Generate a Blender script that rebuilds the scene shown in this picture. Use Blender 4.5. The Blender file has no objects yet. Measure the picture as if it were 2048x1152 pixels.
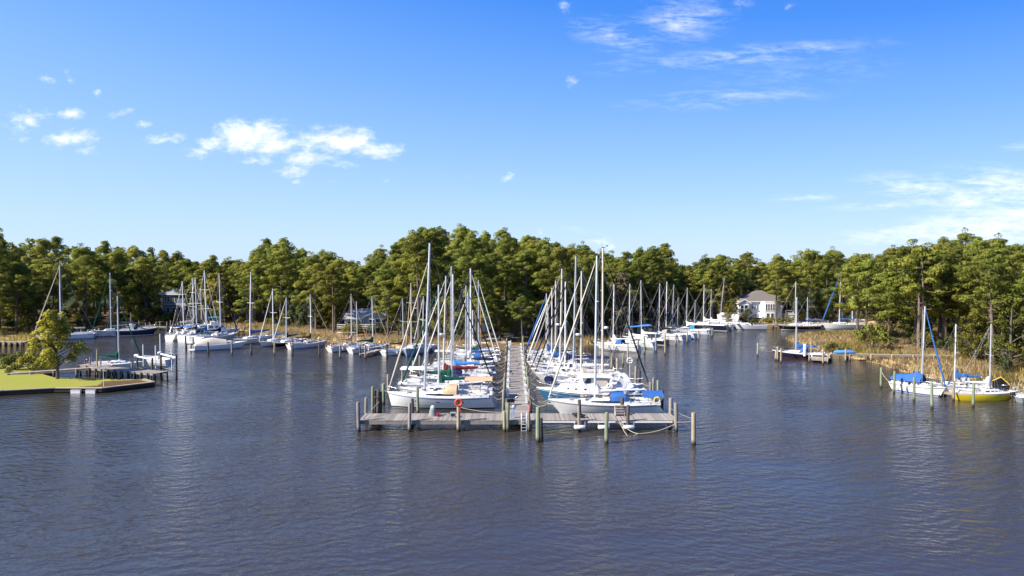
import bpy, math, random
import numpy as np
from mathutils import Vector, Matrix
R = math.radians
random.seed(7)
rng = np.random.default_rng(11)
scene = bpy.context.scene
COL = scene.collection

# ------------------------------------------------------------------ camera
FPX, CAM_H = 1365.0, 16.0
PITCH = math.atan(51.0 / FPX)
cd = bpy.data.cameras.new('camera')
cam = bpy.data.objects.new('camera', cd); COL.objects.link(cam)
cam.location = (0, 0, CAM_H)
cam.rotation_euler = (math.pi/2 - PITCH, 0, 0)
cd.sensor_width = 36.0
cd.lens = 36.0 * FPX / 2048.0
cd.clip_start = 0.5; cd.clip_end = 6000
scene.camera = cam
scene.render.resolution_x, scene.render.resolution_y = 1024, 576

def ray(px, py):
    rx, ry = (px-1024)/FPX, (576-py)/FPX
    c, s = math.cos(PITCH), math.sin(PITCH)
    return Vector((rx, c + ry*s, -s + ry*c))
def gp(px, py, z=0.0):                       # photo pixel -> point on the level z
    d = ray(px, py); t = (z-CAM_H)/d.z
    return Vector((d.x*t, d.y*t, z))
def at(px, py, Y):                           # photo pixel -> point at distance Y
    d = ray(px, py); t = Y/d.y
    return Vector((d.x*t, Y, CAM_H + d.z*t))
def px_of(x, y): return 1024 + FPX*x/y

# ------------------------------------------------------------------ sun, sky, exposure
SUN_EL, SUN_AZ = R(37), math.atan2(-0.925, -0.38)   # azimuth from +Y towards +X
to_sun = Vector((math.cos(SUN_EL)*math.sin(SUN_AZ), math.cos(SUN_EL)*math.cos(SUN_AZ), math.sin(SUN_EL)))
sl = bpy.data.lights.new('sun', 'SUN'); sl.energy = 5.0; sl.angle = R(0.5); sl.color = (1.0, 0.93, 0.83)
so = bpy.data.objects.new('sun', sl); COL.objects.link(so)
so.rotation_euler = to_sun.to_track_quat('Z', 'Y').to_euler(); so.location = to_sun*400
vs = scene.view_settings
vs.view_transform = 'Standard'; vs.look = 'None'; vs.gamma = 1; vs.use_curve_mapping = False
vs.exposure = 0.9
SKYK = 5.9
scene.cycles.max_bounces = 6; scene.cycles.transparent_max_bounces = 6
scene.cycles.use_denoising = True

world = bpy.data.worlds.new('World'); scene.world = world; world.use_nodes = True
def build_world():
    nt = world.node_tree; nt.nodes.clear(); L = nt.links.new
    N = lambda t, **k: _node(nt, t, **k)
    out = N('ShaderNodeOutputWorld'); bg = N('ShaderNodeBackground')
    sky = N('ShaderNodeTexSky'); sky.sky_type = 'NISHITA'; sky.sun_disc = False
    sky.sun_elevation = SUN_EL; sky.sun_rotation = SUN_AZ % (2*math.pi)
    sky.air_density = 1.0; sky.dust_density = 0.35; sky.ozone_density = 2.2
    hs = N('ShaderNodeHueSaturation'); hs.inputs['Saturation'].default_value = 1.1; L(sky.outputs[0], hs.inputs['Color'])
    tc = N('ShaderNodeTexCoord'); sep = N('ShaderNodeSeparateXYZ'); L(tc.outputs['Generated'], sep.inputs[0])
    def M(op, a, b=None, c=None, clamp=False):
        n = N('ShaderNodeMath'); n.operation = op; n.use_clamp = clamp
        for i, v in enumerate((a, b, c)):
            if v is None: continue
            if isinstance(v, (int, float)): n.inputs[i].default_value = v
            else: L(v, n.inputs[i])
        return n.outputs[0]
    yy = M('MAXIMUM', sep.outputs['Y'], 0.05)
    u = M('DIVIDE', sep.outputs['X'], yy); v = M('DIVIDE', sep.outputs['Z'], yy)
    uv = N('ShaderNodeCombineXYZ'); L(u, uv.inputs[0]); L(v, uv.inputs[1])
    def noise(sx, sy, rot, scale, detail, rough, dist=0.0, off=0.0):
        mp = N('ShaderNodeMapping'); mp.inputs['Scale'].default_value = (sx, sy, 1); mp.inputs['Rotation'].default_value = (0, 0, rot)
        mp.inputs['Location'].default_value = (off, off*.7, 0)
        L(uv.outputs[0], mp.inputs[0])
        n = N('ShaderNodeTexNoise'); n.inputs['Scale'].default_value = scale; n.inputs['Detail'].default_value = detail
        n.inputs['Roughness'].default_value = rough; n.inputs['Distortion'].default_value = dist
        L(mp.outputs[0], n.inputs['Vector']); return n.outputs[0]
    def blobs(items):
        acc = None
        for (px, py, ax, ay, rot, w) in items:
            d = ray(px, py); u0, v0 = d.x/d.y, d.z/d.y
            du = M('SUBTRACT', u, u0); dv = M('SUBTRACT', v, v0)
            ca, sa = math.cos(rot), math.sin(rot)
            p = M('DIVIDE', M('ADD', M('MULTIPLY', du, ca), M('MULTIPLY', dv, sa)), ax/FPX)
            q = M('DIVIDE', M('SUBTRACT', M('MULTIPLY', dv, ca), M('MULTIPLY', du, sa)), ay/FPX)
            r = M('SQRT', M('ADD', M('MULTIPLY', p, p), M('MULTIPLY', q, q)))
            b = M('MULTIPLY', M('SUBTRACT', 1.0, r), w)
            acc = b if acc is None else M('MAXIMUM', acc, b)
        return acc
    puff = blobs([(500, 272, 112, 46, 0.05, 1.45), (545, 292, 70, 30, 0, 1.3), (432, 285, 60, 26, .2, 1.1), (680, 282, 108, 40, -0.05, 1.25), (735, 300, 80, 30, -.1, 0.95), (620, 318, 150, 26, -0.05, .75),
                  (400, 305, 48, 18, 0, .9), (578, 342, 58, 18, .1, .85), (520, 320, 60, 18, 0, .7), (790, 305, 42, 20, .3, .7), (60, 240, 78, 36, .1, .8), (140, 278, 82, 26, .15, 1.0), (165, 300, 46, 14, 0, .55),
                  (320, 280, 70, 16, .1, .72), (240, 228, 46, 12, .3, .55), (138, 228, 50, 18, 0, .55), (285, 248, 26, 12, 0, .6), (95, 160, 26, 16, 0, .62), (20, 116, 16, 14, .8, .6), (138, 155, 14, 26, .3, .5), (195, 190, 14, 20, .6, .45),
                  (775, 358, 30, 12, .2, .5), (660, 362, 22, 9, 0, .5), (597, 364, 18, 8, 0, .5), (1022, 352, 40, 14, .5, .55), (938, 353, 22, 10, .5, .45), (1143, 165, 20, 16, 0, .62), (1572, 15, 26, 24, .5, .34),
                  (1340, 40, 50, 46, -.6, .30), (1225, 75, 46, 14, -.2, .34), (1160, 45, 44, 14, -.2, .32), (1130, 15, 26, 26, .5, .30), (1450, 8, 90, 26, .1, .30), (1210, 485, 52, 18, -.4, .6), (1082, 467, 24, 14, -.4, .5), (40, 282, 40, 12, .1, .5)])
    nz = M('SUBTRACT', noise(1, 1.6, .1, 26, 9, .62, .25), .5)
    nz2 = M('SUBTRACT', noise(1, 2.2, -.25, 75, 5, .6, .4, 3.1), .5)
    dens = M('ADD', M('ADD', puff, M('MULTIPLY', nz, 2.25)), M('MULTIPLY', nz2, .75))
    m1 = N('ShaderNodeMapRange'); m1.interpolation_type = 'SMOOTHSTEP'; m1.inputs[1].default_value = .15; m1.inputs[2].default_value = 1.4; L(dens, m1.inputs[0])
    gate = N('ShaderNodeMapRange'); gate.inputs[1].default_value = 0.0; gate.inputs[2].default_value = .22; L(puff, gate.inputs[0])
    a1 = M('MULTIPLY', m1.outputs[0], gate.outputs[0])
    ci = blobs([(1480, 112, 350, 28, .09, .8), (1450, 197, 260, 28, .06, .62), (1230, 72, 120, 42, -.25, .75), (1360, 40, 130, 60, .1, .85), (1600, 150, 260, 40, .1, .32), (1920, 395, 240, 44, -.16, 1.5), (2010, 375, 190, 55, -.1, 1.3), (1960, 452, 330, 40, .1, 1.9), (2090, 440, 240, 70, .1, 2.0), (1770, 410, 150, 12, .06, .9), (1610, 395, 110, 12, .05, .7), (2040, 292, 60, 14, 0, .7), (1190, 482, 80, 20, -.4, .6)])
    cz = noise(1, 5.5, .12, 13, 9, .62, .5, 1.7); cz2 = noise(1, 4, .2, 45, 6, .65, .3, 5.2)
    cd_ = M('ADD', M('MULTIPLY', M('SUBTRACT', cz, .47), 3.0), M('MULTIPLY', M('SUBTRACT', cz2, .5), 1.6))
    a2 = M('MULTIPLY', M('MULTIPLY', M('ADD', cd_, M('MULTIPLY', ci, .42), clamp=True), M('MINIMUM', M('MAXIMUM', ci, 0.0), 1.0)), .66, clamp=True)
    alpha = M('SUBTRACT', 1.0, M('MULTIPLY', M('SUBTRACT', 1.0, a1), M('SUBTRACT', 1.0, a2)), clamp=True)
    front = N('ShaderNodeMapRange'); front.inputs[1].default_value = .05; front.inputs[2].default_value = .2; L(sep.outputs['Y'], front.inputs[0])
    alpha = M('MULTIPLY', alpha, front.outputs[0])
    # clear air: deep blue overhead and away from the sun, pale at the horizon
    ev = M('ADD', sep.outputs['Z'], M('MULTIPLY', M('MULTIPLY', sep.outputs['X'], .16), M('MULTIPLY', sep.outputs['Z'], 2.6, clamp=True)))
    cr = N('ShaderNodeValToRGB'); el = cr.color_ramp.elements
    stops = [(0.0, (.54, .74, 1.0)), (.06, (.45, .675, 1.0)), (.14, (.315, .56, 1.0)), (.24, (.175, .42, .97)), (.36, (.050, .265, .92)), (.5, (.02, .16, .72)), (1.0, (.012, .09, .45))]
    el[0].position, el[0].color = stops[0][0], (*stops[0][1], 1); el[1].position, el[1].color = stops[-1][0], (*stops[-1][1], 1)
    for p_, c_ in stops[1:-1]: e_ = el.new(p_); e_.color = (*c_, 1)
    L(ev, cr.inputs[0])
    gm = N('ShaderNodeMix', data_type='RGBA', blend_type='MULTIPLY'); gm.inputs['Factor'].default_value = 1; L(cr.outputs[0], gm.inputs['A']); gm.inputs['B'].default_value = (SKYK, SKYK, SKYK, 1)
    sm = N('ShaderNodeMix', data_type='RGBA'); sm.inputs['Factor'].default_value = .85; L(hs.outputs[0], sm.inputs['A']); L(gm.outputs['Result'], sm.inputs['B'])
    mix = N('ShaderNodeMix'); mix.data_type = 'RGBA'; mix.inputs['B'].default_value = (7.2, 7.4, 7.9, 1)
    cm = N('ShaderNodeMapRange'); cm.inputs[1].default_value = .3; cm.inputs[2].default_value = .62; L(noise(1, 1.8, .2, 34, 5, .6, .3, 8.4), cm.inputs[0]); cc = N('ShaderNodeMix', data_type='RGBA'); cc.inputs['A'].default_value = (5.3, 5.55, 6.2, 1); cc.inputs['B'].default_value = (7.3, 7.5, 7.9, 1); L(cm.outputs[0], cc.inputs['Factor']); L(cc.outputs['Result'], mix.inputs['B'])
    L(alpha, mix.inputs['Factor']); L(sm.outputs['Result'], mix.inputs['A'])
    L(mix.outputs['Result'], bg.inputs['Color']); bg.inputs['Strength'].default_value = 0.10
    L(bg.outputs[0], out.inputs[0])
def _node(nt, t, **k):
    n = nt.nodes.new(t)
    for a, b in k.items(): setattr(n, a, b)
    return n
build_world()

# ------------------------------------------------------------------ materials
_mats = {}
def mat(name, col, rough=.5, metal=0.0, var=.12, scale=3.0, spec=.4, bump=0.0, island=0.0, objvar=0.0, streak=False, col2=None, trans=0.0, attrn=False):
    if name in _mats: return _mats[name]
    m = bpy.data.materials.new(name); m.use_nodes = True; _mats[name] = m
    nt = m.node_tree; L = nt.links.new; b = nt.nodes['Principled BSDF']
    b.inputs['Roughness'].default_value = rough; b.inputs['Metallic'].default_value = metal
    b.inputs['Specular IOR Level'].default_value = spec
    tc = _node(nt, 'ShaderNodeTexCoord'); n = _node(nt, 'ShaderNodeTexNoise'); n.inputs['Scale'].default_value = scale; n.inputs['Detail'].default_value = 5; n.inputs['Roughness'].default_value = .65
    if streak:
        mp = _node(nt, 'ShaderNodeMapping'); mp.inputs['Scale'].default_value = (3, 3, .35); L(tc.outputs['Object'], mp.inputs[0]); L(mp.outputs[0], n.inputs['Vector'])
    else: L(tc.outputs['Object'], n.inputs['Vector'])
    mr = _node(nt, 'ShaderNodeMapRange'); mr.inputs[1].default_value = .3; mr.inputs[2].default_value = .7; L(n.outputs[0], mr.inputs[0])
    c2 = col2 or [c*(1-2*var) for c in col]
    mx = _node(nt, 'ShaderNodeMix', data_type='RGBA'); mx.inputs['A'].default_value = (*c2, 1); mx.inputs['B'].default_value = (*col, 1)
    L(mr.outputs[0], mx.inputs['Factor']); res = mx.outputs['Result']
    for src, amt in (('isl', island), ('obj', objvar)):
        if not amt: continue
        g = _node(nt, 'ShaderNodeNewGeometry').outputs['Random Per Island'] if src == 'isl' else _node(nt, 'ShaderNodeObjectInfo').outputs['Random']
        hv = _node(nt, 'ShaderNodeHueSaturation'); r2 = _node(nt, 'ShaderNodeMapRange'); r2.inputs[3].default_value = 1-amt; r2.inputs[4].default_value = 1+amt
        L(g, r2.inputs[0]); L(r2.outputs[0], hv.inputs['Value']); L(res, hv.inputs['Color'])
        if src == 'obj':
            r3 = _node(nt, 'ShaderNodeMapRange'); r3.inputs[3].default_value = .5+amt*.07; r3.inputs[4].default_value = .5-amt*.05
            ml = _node(nt, 'ShaderNodeMath', operation='MULTIPLY'); ml.inputs[1].default_value = 7.13; fr = _node(nt, 'ShaderNodeMath', operation='FRACT')
            L(g, ml.inputs[0]); L(ml.outputs[0], fr.inputs[0]); L(fr.outputs[0], r3.inputs[0]); L(r3.outputs[0], hv.inputs['Hue'])
        res = hv.outputs[0]
    L(res, b.inputs['Base Color'])
    if bump:
        bp = _node(nt, 'ShaderNodeBump'); bp.inputs['Strength'].default_value = bump; bp.inputs['Distance'].default_value = .05; L(n.outputs[0], bp.inputs['Height']); L(bp.outputs[0], b.inputs['Normal'])
    if attrn:
        an = _node(nt, 'ShaderNodeAttribute', attribute_name='cn'); vt = _node(nt, 'ShaderNodeVectorTransform', vector_type='NORMAL', convert_from='OBJECT', convert_to='WORLD'); L(an.outputs['Vector'], vt.inputs[0])
        nm = _node(nt, 'ShaderNodeVectorMath', operation='NORMALIZE'); L(vt.outputs[0], nm.inputs[0]); L(nm.outputs[0], b.inputs['Normal'])
    if trans:
        tr = _node(nt, 'ShaderNodeBsdfTranslucent'); L(res, tr.inputs[0]); ms = _node(nt, 'ShaderNodeMixShader'); ms.inputs[0].default_value = trans
        L(b.outputs[0], ms.inputs[1]); L(tr.outputs[0], ms.inputs[2]); L(ms.outputs[0], nt.nodes['Material Output'].inputs[0])
    return m

# ------------------------------------------------------------------ mesh helpers
class MB:
    def __init__(s): s.v = []; s.f = []; s.m = []; s.sm = []
    def add(s, vs, fs, mi=0, smooth=False):
        o = len(s.v); s.v += [tuple(v) for v in vs]
        for f in fs: s.f.append([i+o for i in f]); s.m.append(mi); s.sm.append(smooth)
    def box(s, c, d, rz=0, mi=0, tilt=None):
        hx, hy, hz = d[0]/2, d[1]/2, d[2]/2
        vs = [Vector((x*hx, y*hy, z*hz)) for z in (-1, 1) for y in (-1, 1) for x in (-1, 1)]
        M = Matrix.Rotation(rz, 3, 'Z')
        if tilt is not None: M = M @ tilt
        s.add([M @ v + Vector(c) for v in vs], [(0, 2, 3, 1), (4, 5, 7, 6), (0, 1, 5, 4), (2, 6, 7, 3), (0, 4, 6, 2), (1, 3, 7, 5)], mi)
    def tube(s, p, r, n=6, mi=0, cap=True, smooth=True):
        p = [Vector(q) for q in p]; k = len(p)
        if not isinstance(r, (list, tuple)): r = [float(r)]*k
        rings = []; up = None
        for i in range(k):
            t = (p[min(i+1, k-1)] - p[max(i-1, 0)]).normalized()
            if up is None:
                up = Vector((0, 0, 1)) if abs(t.z) < .9 else Vector((1, 0, 0))
            a = t.cross(up).normalized(); b = a.cross(t); up = b
            rings += [p[i] + float(r[i])*(math.cos(q)*a + math.sin(q)*b) for q in [2*math.pi*j/n for j in range(n)]]
        fs = [(i*n+j, i*n+(j+1) % n, (i+1)*n+(j+1) % n, (i+1)*n+j) for i in range(k-1) for j in range(n)]
        s.add(rings, fs, mi, smooth)
        if cap: s.add(rings[:n], [tuple(range(n))[::-1]], mi); s.add(rings[-n:], [tuple(range(n))], mi)
    def loft(s, secs, mi=0, closed=True, caps=(True, True), smooth=True):
        n = len(secs[0]); k = len(secs); vs = [q for sc in secs for q in sc]
        rg = range(n) if closed else range(n-1)
        s.add(vs, [(i*n+j, i*n+(j+1) % n, (i+1)*n+(j+1) % n, (i+1)*n+j) for i in range(k-1) for j in rg], mi, smooth)
        if caps[0]: s.add(secs[0], [tuple(range(n))[::-1]], mi)
        if caps[1]: s.add(secs[-1], [tuple(range(n))], mi)
    def torus(s, c, R_, r, axis='Z', n=18, m=7, mi=0, mfun=None):
        vs = []; fs = []
        for i in range(n):
            a = 2*math.pi*i/n
            for j in range(m):
                b = 2*math.pi*j/m; q = (R_+r*math.cos(b)); x, y, z = q*math.cos(a), q*math.sin(a), r*math.sin(b)
                w = {'Z': (x, y, z), 'X': (z, x, y), 'Y': (x, z, y)}[axis]
                vs.append(Vector(c)+Vector(w))
        o = len(s.v); s.v += [tuple(v) for v in vs]
        for i in range(n):
            for j in range(m):
                s.f.append([o+i*m+j, o+((i+1) % n)*m+j, o+((i+1) % n)*m+(j+1) % m, o+i*m+(j+1) % m]); s.m.append(mfun(i) if mfun else mi); s.sm.append(True)
    def mesh(s, name, mats):
        me = bpy.data.meshes.new(name); me.from_pydata(s.v, [], s.f)
        for m in mats: me.materials.append(m)
        me.polygons.foreach_set('material_index', s.m); me.polygons.foreach_set('use_smooth', s.sm)
        me.update(); return me
    def build(s, name, mats, parent=None, loc=(0, 0, 0), rz=0):
        if not isinstance(mats, (list, tuple)): mats = [mats]
        o = bpy.data.objects.new(name, s.mesh(name, mats)); COL.objects.link(o)
        if parent: o.parent = parent
        o.location = loc; o.rotation_euler = (0, 0, rz)
        return o
def tag(o, label=None, cat=None, group=None, kind=None):
    if label: o['label'] = label
    if cat: o['category'] = cat
    if group: o['group'] = group
    if kind: o['kind'] = kind
    return o
def thing(name, label, cat, loc=(0, 0, 0), rz=0, group=None):
    o = bpy.data.objects.new(name, None); COL.objects.link(o); o.empty_display_size = .3
    o.location = loc; o.rotation_euler = (0, 0, rz); return tag(o, label, cat, group)
def copy_tree(o, parent=None):
    c = o.copy(); COL.objects.link(c); c.parent = parent
    for ch in o.children: copy_tree(ch, c)
    return c
def np_mesh(name, V, Fq, mats, normals=None, mi=None):      # arrays of vertices and triangles/quads
    me = bpy.data.meshes.new(name); V = np.asarray(V, np.float32); Fq = np.asarray(Fq, np.int32); k = Fq.shape[1]
    me.vertices.add(len(V)); me.vertices.foreach_set('co', V.ravel())
    me.loops.add(Fq.size); me.loops.foreach_set('vertex_index', Fq.ravel())
    me.polygons.add(len(Fq)); me.polygons.foreach_set('loop_start', np.arange(0, Fq.size, k, dtype=np.int32))
    for m in mats: me.materials.append(m)
    if mi is not None: me.polygons.foreach_set('material_index', np.asarray(mi, np.int32))
    me.polygons.foreach_set('use_smooth', np.ones(len(Fq), bool))
    me.update(calc_edges=True)
    if normals is not None:
        at_ = me.attributes.new('cn', 'FLOAT_VECTOR', 'POINT'); at_.data.foreach_set('vector', np.asarray(normals, np.float32).ravel())
    return me
# ------------------------------------------------------------------ water and land
SHORE = [(-2000, 140), (-170, 131), (-130, 129), (-99, 133), (-95, 138), (-98, 149), (-93, 157), (-84, 168), (-77, 166), (-70, 163), (-60, 158), (-52, 147), (-42, 140), (-31, 132), (-12, 125), (-3, 124), (5, 124), (11, 127),
         (20, 138), (31, 154), (37, 163), (44, 171), (55, 171), (70, 170), (84, 168), (92, 161), (84, 156.5), (75, 155), (66, 151), (59.5, 146), (57, 140), (56, 134), (56, 127), (55.5, 121), (56.5, 114.5), (58, 109), (57.5, 100),
         (58, 94), (59, 88), (64, 84), (80, 76), (120, 62), (2000, -400), (2000, 3000), (-2000, 3000)]
LAWN = [(-300, 30), (-61.3, 81.7), (-56.2, 83.4), (-50.3, 83.4), (-46.3, 87.5), (-48.7, 89.7), (-53, 90), (-61, 90.9), (-65, 94), (-66, 99), (-72, 104), (-84, 108), (-100, 112), (-300, 112)]
LAWN_Z = .55
def sdist(P, poly):
    P = np.asarray(P, float); poly = np.asarray(poly, float); d = np.full(len(P), 1e9); ins = np.zeros(len(P), bool)
    for a, b in zip(poly, np.roll(poly, -1, 0)):
        e = b-a; w = P-a; t = np.clip((w@e)/(e@e), 0, 1); d = np.minimum(d, np.hypot(*(w - t[:, None]*e).T))
        c = ((a[1] > P[:, 1]) != (b[1] > P[:, 1])); ins ^= c & (P[:, 0] < (b[0]-a[0])*(P[:, 1]-a[1])/((b[1]-a[1]) or 1e-9) + a[0])
    return np.where(ins, d, -d)
def wob(P): return .5*np.sin(P[:, 0]*.9+1.3*np.sin(P[:, 1]*.7)) + .4*np.sin(P[:, 1]*1.3+P[:, 0]*.4)
def land_d(P): return sdist(P, SHORE) + wob(np.asarray(P, float))*.6
def land_z(P):
    P = np.asarray(P, float); d = land_d(P)
    return np.where(d < 0, np.maximum(d*.25, -1.2), np.minimum(d*.16, .45) + np.clip((d-9)*.06, 0, 1.2)) + .05*np.sin(P[:, 0]*.5)*np.cos(P[:, 1]*.43)
def gz(x, y): return float(land_z(np.array([[x, y]]))[0])

def ground_mat():
    m = bpy.data.materials.new('forest_floor'); m.use_nodes = True; nt = m.node_tree; L = nt.links.new; b = nt.nodes['Principled BSDF']; b.inputs['Roughness'].default_value = .95; b.inputs['Specular IOR Level'].default_value = .1
    tc = _node(nt, 'ShaderNodeTexCoord'); n1 = _node(nt, 'ShaderNodeTexNoise'); n1.inputs['Scale'].default_value = .12; n1.inputs['Detail'].default_value = 8; n1.inputs['Roughness'].default_value = .7; L(tc.outputs['Object'], n1.inputs[0])
    n2 = _node(nt, 'ShaderNodeTexNoise'); n2.inputs['Scale'].default_value = 2.2; n2.inputs['Detail'].default_value = 8; L(tc.outputs['Object'], n2.inputs[0])
    cr = _node(nt, 'ShaderNodeValToRGB'); e = cr.color_ramp.elements; e[0].position = .35; e[0].color = (.060, .045, .028, 1); e[1].position = .66; e[1].color = (.22, .105, .05, 1)
    q = cr.color_ramp.elements.new(.5); q.color = (.16, .12, .055, 1)
    ad = _node(nt, 'ShaderNodeMath', operation='MULTIPLY_ADD'); ad.inputs[1].default_value = .35; L(n2.outputs[0], ad.inputs[0])
    ml = _node(nt, 'ShaderNodeMath', operation='MULTIPLY'); ml.inputs[1].default_value = .68; L(n1.outputs[0], ml.inputs[0]); L(ml.outputs[0], ad.inputs[2]); L(ad.outputs[0], cr.inputs[0]);     sp = _node(nt, 'ShaderNodeSeparateXYZ'); L(tc.outputs['Object'], sp.inputs[0]); mr = _node(nt, 'ShaderNodeMapRange'); mr.inputs[1].default_value = 190; mr.inputs[2].default_value = 240; L(sp.outputs['Y'], mr.inputs[0])
    mx = _node(nt, 'ShaderNodeMix', data_type='RGBA'); mx.inputs['B'].default_value = (.035, .05, .016, 1); L(mr.outputs[0], mx.inputs['Factor']); L(cr.outputs[0], mx.inputs['A']); an = _node(nt, 'ShaderNodeAttribute', attribute_name='marsh'); m2 = _node(nt, 'ShaderNodeMix', data_type='RGBA'); m2.inputs['B'].default_value = (.60, .43, .20, 1); L(an.outputs['Fac'], m2.inputs['Factor']); L(mx.outputs['Result'], m2.inputs['A']); L(m2.outputs['Result'], b.inputs['Base Color'])
    return m
def build_ground():
    far = [-1900, -1200, -800, -500, -350, -250, -200]
    xs = np.array(far + list(np.arange(-160, 161, 1.25)) + [-f for f in far[::-1]]); ys = np.array(list(np.arange(40, 200, 1.25)) + [205, 215, 230, 260, 320, 420, 600, 900, 1400, 2200, 2900])
    X, Y = np.meshgrid(xs, ys); P = np.c_[X.ravel(), Y.ravel()]; Z = land_z(P); nx, ny = len(xs), len(ys)
    I = np.arange(nx*ny).reshape(ny, nx); Fq = np.c_[I[:-1, :-1].ravel(), I[:-1, 1:].ravel(), I[1:, 1:].ravel(), I[1:, :-1].ravel()]
    me = np_mesh('ground', np.c_[P, Z], Fq, [ground_mat()]); d = land_d(P); wd = np.where(P[:, 0] > 48, 15, 8); mz = np.clip((wd+2-d)/3, 0, 1)*np.clip((d+.2)/.8, 0, 1); mz[(P[:, 0] > -4) & (P[:, 0] < 5.5)] = 0
    me.attributes.new('marsh', 'FLOAT', 'POINT').data.foreach_set('value', mz.astype(np.float32)); o = bpy.data.objects.new('ground', me); COL.objects.link(o)
    tag(o, 'brown pine straw forest floor of the marina shore', 'ground', kind='structure')
build_ground()

def water_mat():
    m = bpy.data.materials.new('river_water'); m.use_nodes = True; nt = m.node_tree; L = nt.links.new; b = nt.nodes['Principled BSDF']
    b.inputs['Base Color'].default_value = (.046, .040, .034, 1); b.inputs['Roughness'].default_value = .06; b.inputs['IOR'].default_value = 1.333; b.inputs['Specular IOR Level'].default_value = 1.0; b.inputs['Specular Tint'].default_value = (.52, .79, 1.0, 1)
    tc = _node(nt, 'ShaderNodeTexCoord')
    def nz(scale, sx, sy, rot, det, ro=.55, dist=0.0):
        mp = _node(nt, 'ShaderNodeMapping'); mp.inputs['Scale'].default_value = (sx, sy, 1); mp.inputs['Rotation'].default_value = (0, 0, rot); L(tc.outputs['Object'], mp.inputs[0])
        n = _node(nt, 'ShaderNodeTexNoise'); n.inputs['Scale'].default_value = scale; n.inputs['Detail'].default_value = det; n.inputs['Roughness'].default_value = ro; n.inputs['Distortion'].default_value = dist; L(mp.outputs[0], n.inputs[0]); return n.outputs[0]
    def M(op, a, b_, c=None):
        n = _node(nt, 'ShaderNodeMath', operation=op)
        for i, v in enumerate((a, b_, c)):
            if v is None: continue
            if isinstance(v, (int, float)): n.inputs[i].default_value = v
            else: L(v, n.inputs[i])
        return n.outputs[0]
    def wave(scale, rot, dist, det, dsc):
        mp = _node(nt, 'ShaderNodeMapping'); mp.inputs['Rotation'].default_value = (0, 0, rot); L(tc.outputs['Object'], mp.inputs[0])
        n = _node(nt, 'ShaderNodeTexWave', wave_type='BANDS', bands_direction='Y', wave_profile='SIN'); n.inputs['Scale'].default_value = scale; n.inputs['Distortion'].default_value = dist; n.inputs['Detail'].default_value = det; n.inputs['Detail Scale'].default_value = dsc; n.inputs['Detail Roughness'].default_value = .6
        L(mp.outputs[0], n.inputs[0]); return n.outputs['Fac']
    patch = nz(.035, .7, 1.7, R(14), 3, .6)
    pr = _node(nt, 'ShaderNodeMapRange'); pr.inputs[1].default_value = .36; pr.inputs[2].default_value = .64; pr.inputs[3].default_value = .28; pr.inputs[4].default_value = 1.3; L(patch, pr.inputs[0])
    # sheltered water among the boats and in the creeks lies calmer
    sp = _node(nt, 'ShaderNodeSeparateXYZ'); L(tc.outputs['Object'], sp.inputs[0])
    sh = _node(nt, 'ShaderNodeMapRange'); sh.interpolation_type = 'SMOOTHSTEP'; sh.inputs[1].default_value = 78; sh.inputs[2].default_value = 120; sh.inputs[3].default_value = 1.0; sh.inputs[4].default_value = 1.0; L(sp.outputs['Y'], sh.inputs[0])
    h = M('ADD', M('MULTIPLY', wave(.26, R(-17), 10, 3, 1.2), .032), M('MULTIPLY', wave(.44, R(21), 8, 3, 1.4), .020))
    h = M('ADD', h, M('ADD', M('MULTIPLY', nz(.95, .55, 1.2, R(-16), 4, .58, .25), .125), M('MULTIPLY', nz(2.6, .65, 1.2, R(12), 4, .6, .2), .060)))
    h = M('MULTIPLY', h, M('MULTIPLY', pr.outputs[0], sh.outputs[0]))
    bp = _node(nt, 'ShaderNodeBump'); bp.inputs['Strength'].default_value = 1.0; bp.inputs['Distance'].default_value = 1.0; L(h, bp.inputs['Height']); L(bp.outputs[0], b.inputs['Normal'])
    return m
mb = MB(); mb.add([(-2500, -200, 0), (2500, -200, 0), (2500, 3000, 0), (-2500, 3000, 0)], [(0, 1, 2, 3)])
tag(mb.build('water', water_mat()), 'dark rippled creek water around the marina', 'water', kind='structure')

# the lawn point behind its bulkhead
M_lawn = mat('mown_lawn', (.25, .295, .040), .95, var=.16, scale=.55, spec=.05, col2=(.33, .28, .075))
M_soil = mat('bare_soil', (.16, .10, .05), .95, var=.25, scale=1.5, spec=.05)
def build_lawn():
    mb = MB(); n = len(LAWN); top = [(x, y, LAWN_Z) for x, y in LAWN]; bot = [(x, y, -1.5) for x, y in LAWN]
    mb.add(top, [tuple(range(n))]); mb.add(top+bot, [(i, n+i, n+(i+1) % n, (i+1) % n) for i in range(n)], 1)
    tag(mb.build('lawn', [M_lawn, M_soil]), 'mown yellow green lawn on the point behind the bulkhead', 'lawn', kind='structure')
    pts = [(-49.3, 89.5), (-46.6, 87.5), (-50.2, 83.7), (-55.0, 83.65), (-52.0, 85.2), (-53.2, 88.2)]
    rr = random.Random(8); jp = []
    for i, (a, b) in enumerate(zip(pts, pts[1:]+pts[:1])):
        k = 14 if i >= 3 else 3
        for j in range(k): f = j/k; jp.append((a[0]+(b[0]-a[0])*f+(rr.uniform(-.28, .28) if i >= 3 and j else 0), a[1]+(b[1]-a[1])*f+(rr.uniform(-.22, .22) if i >= 3 and j else 0)))
    pts = jp
    mb = MB(); mb.add([(x, y, LAWN_Z+.006) for x, y in pts], [tuple(range(len(pts)))[::-1]])
    tag(mb.build('bare_soil', M_soil), 'worn brown bare patch at the tip of the lawn', 'soil', kind='structure')
build_lawn()

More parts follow.
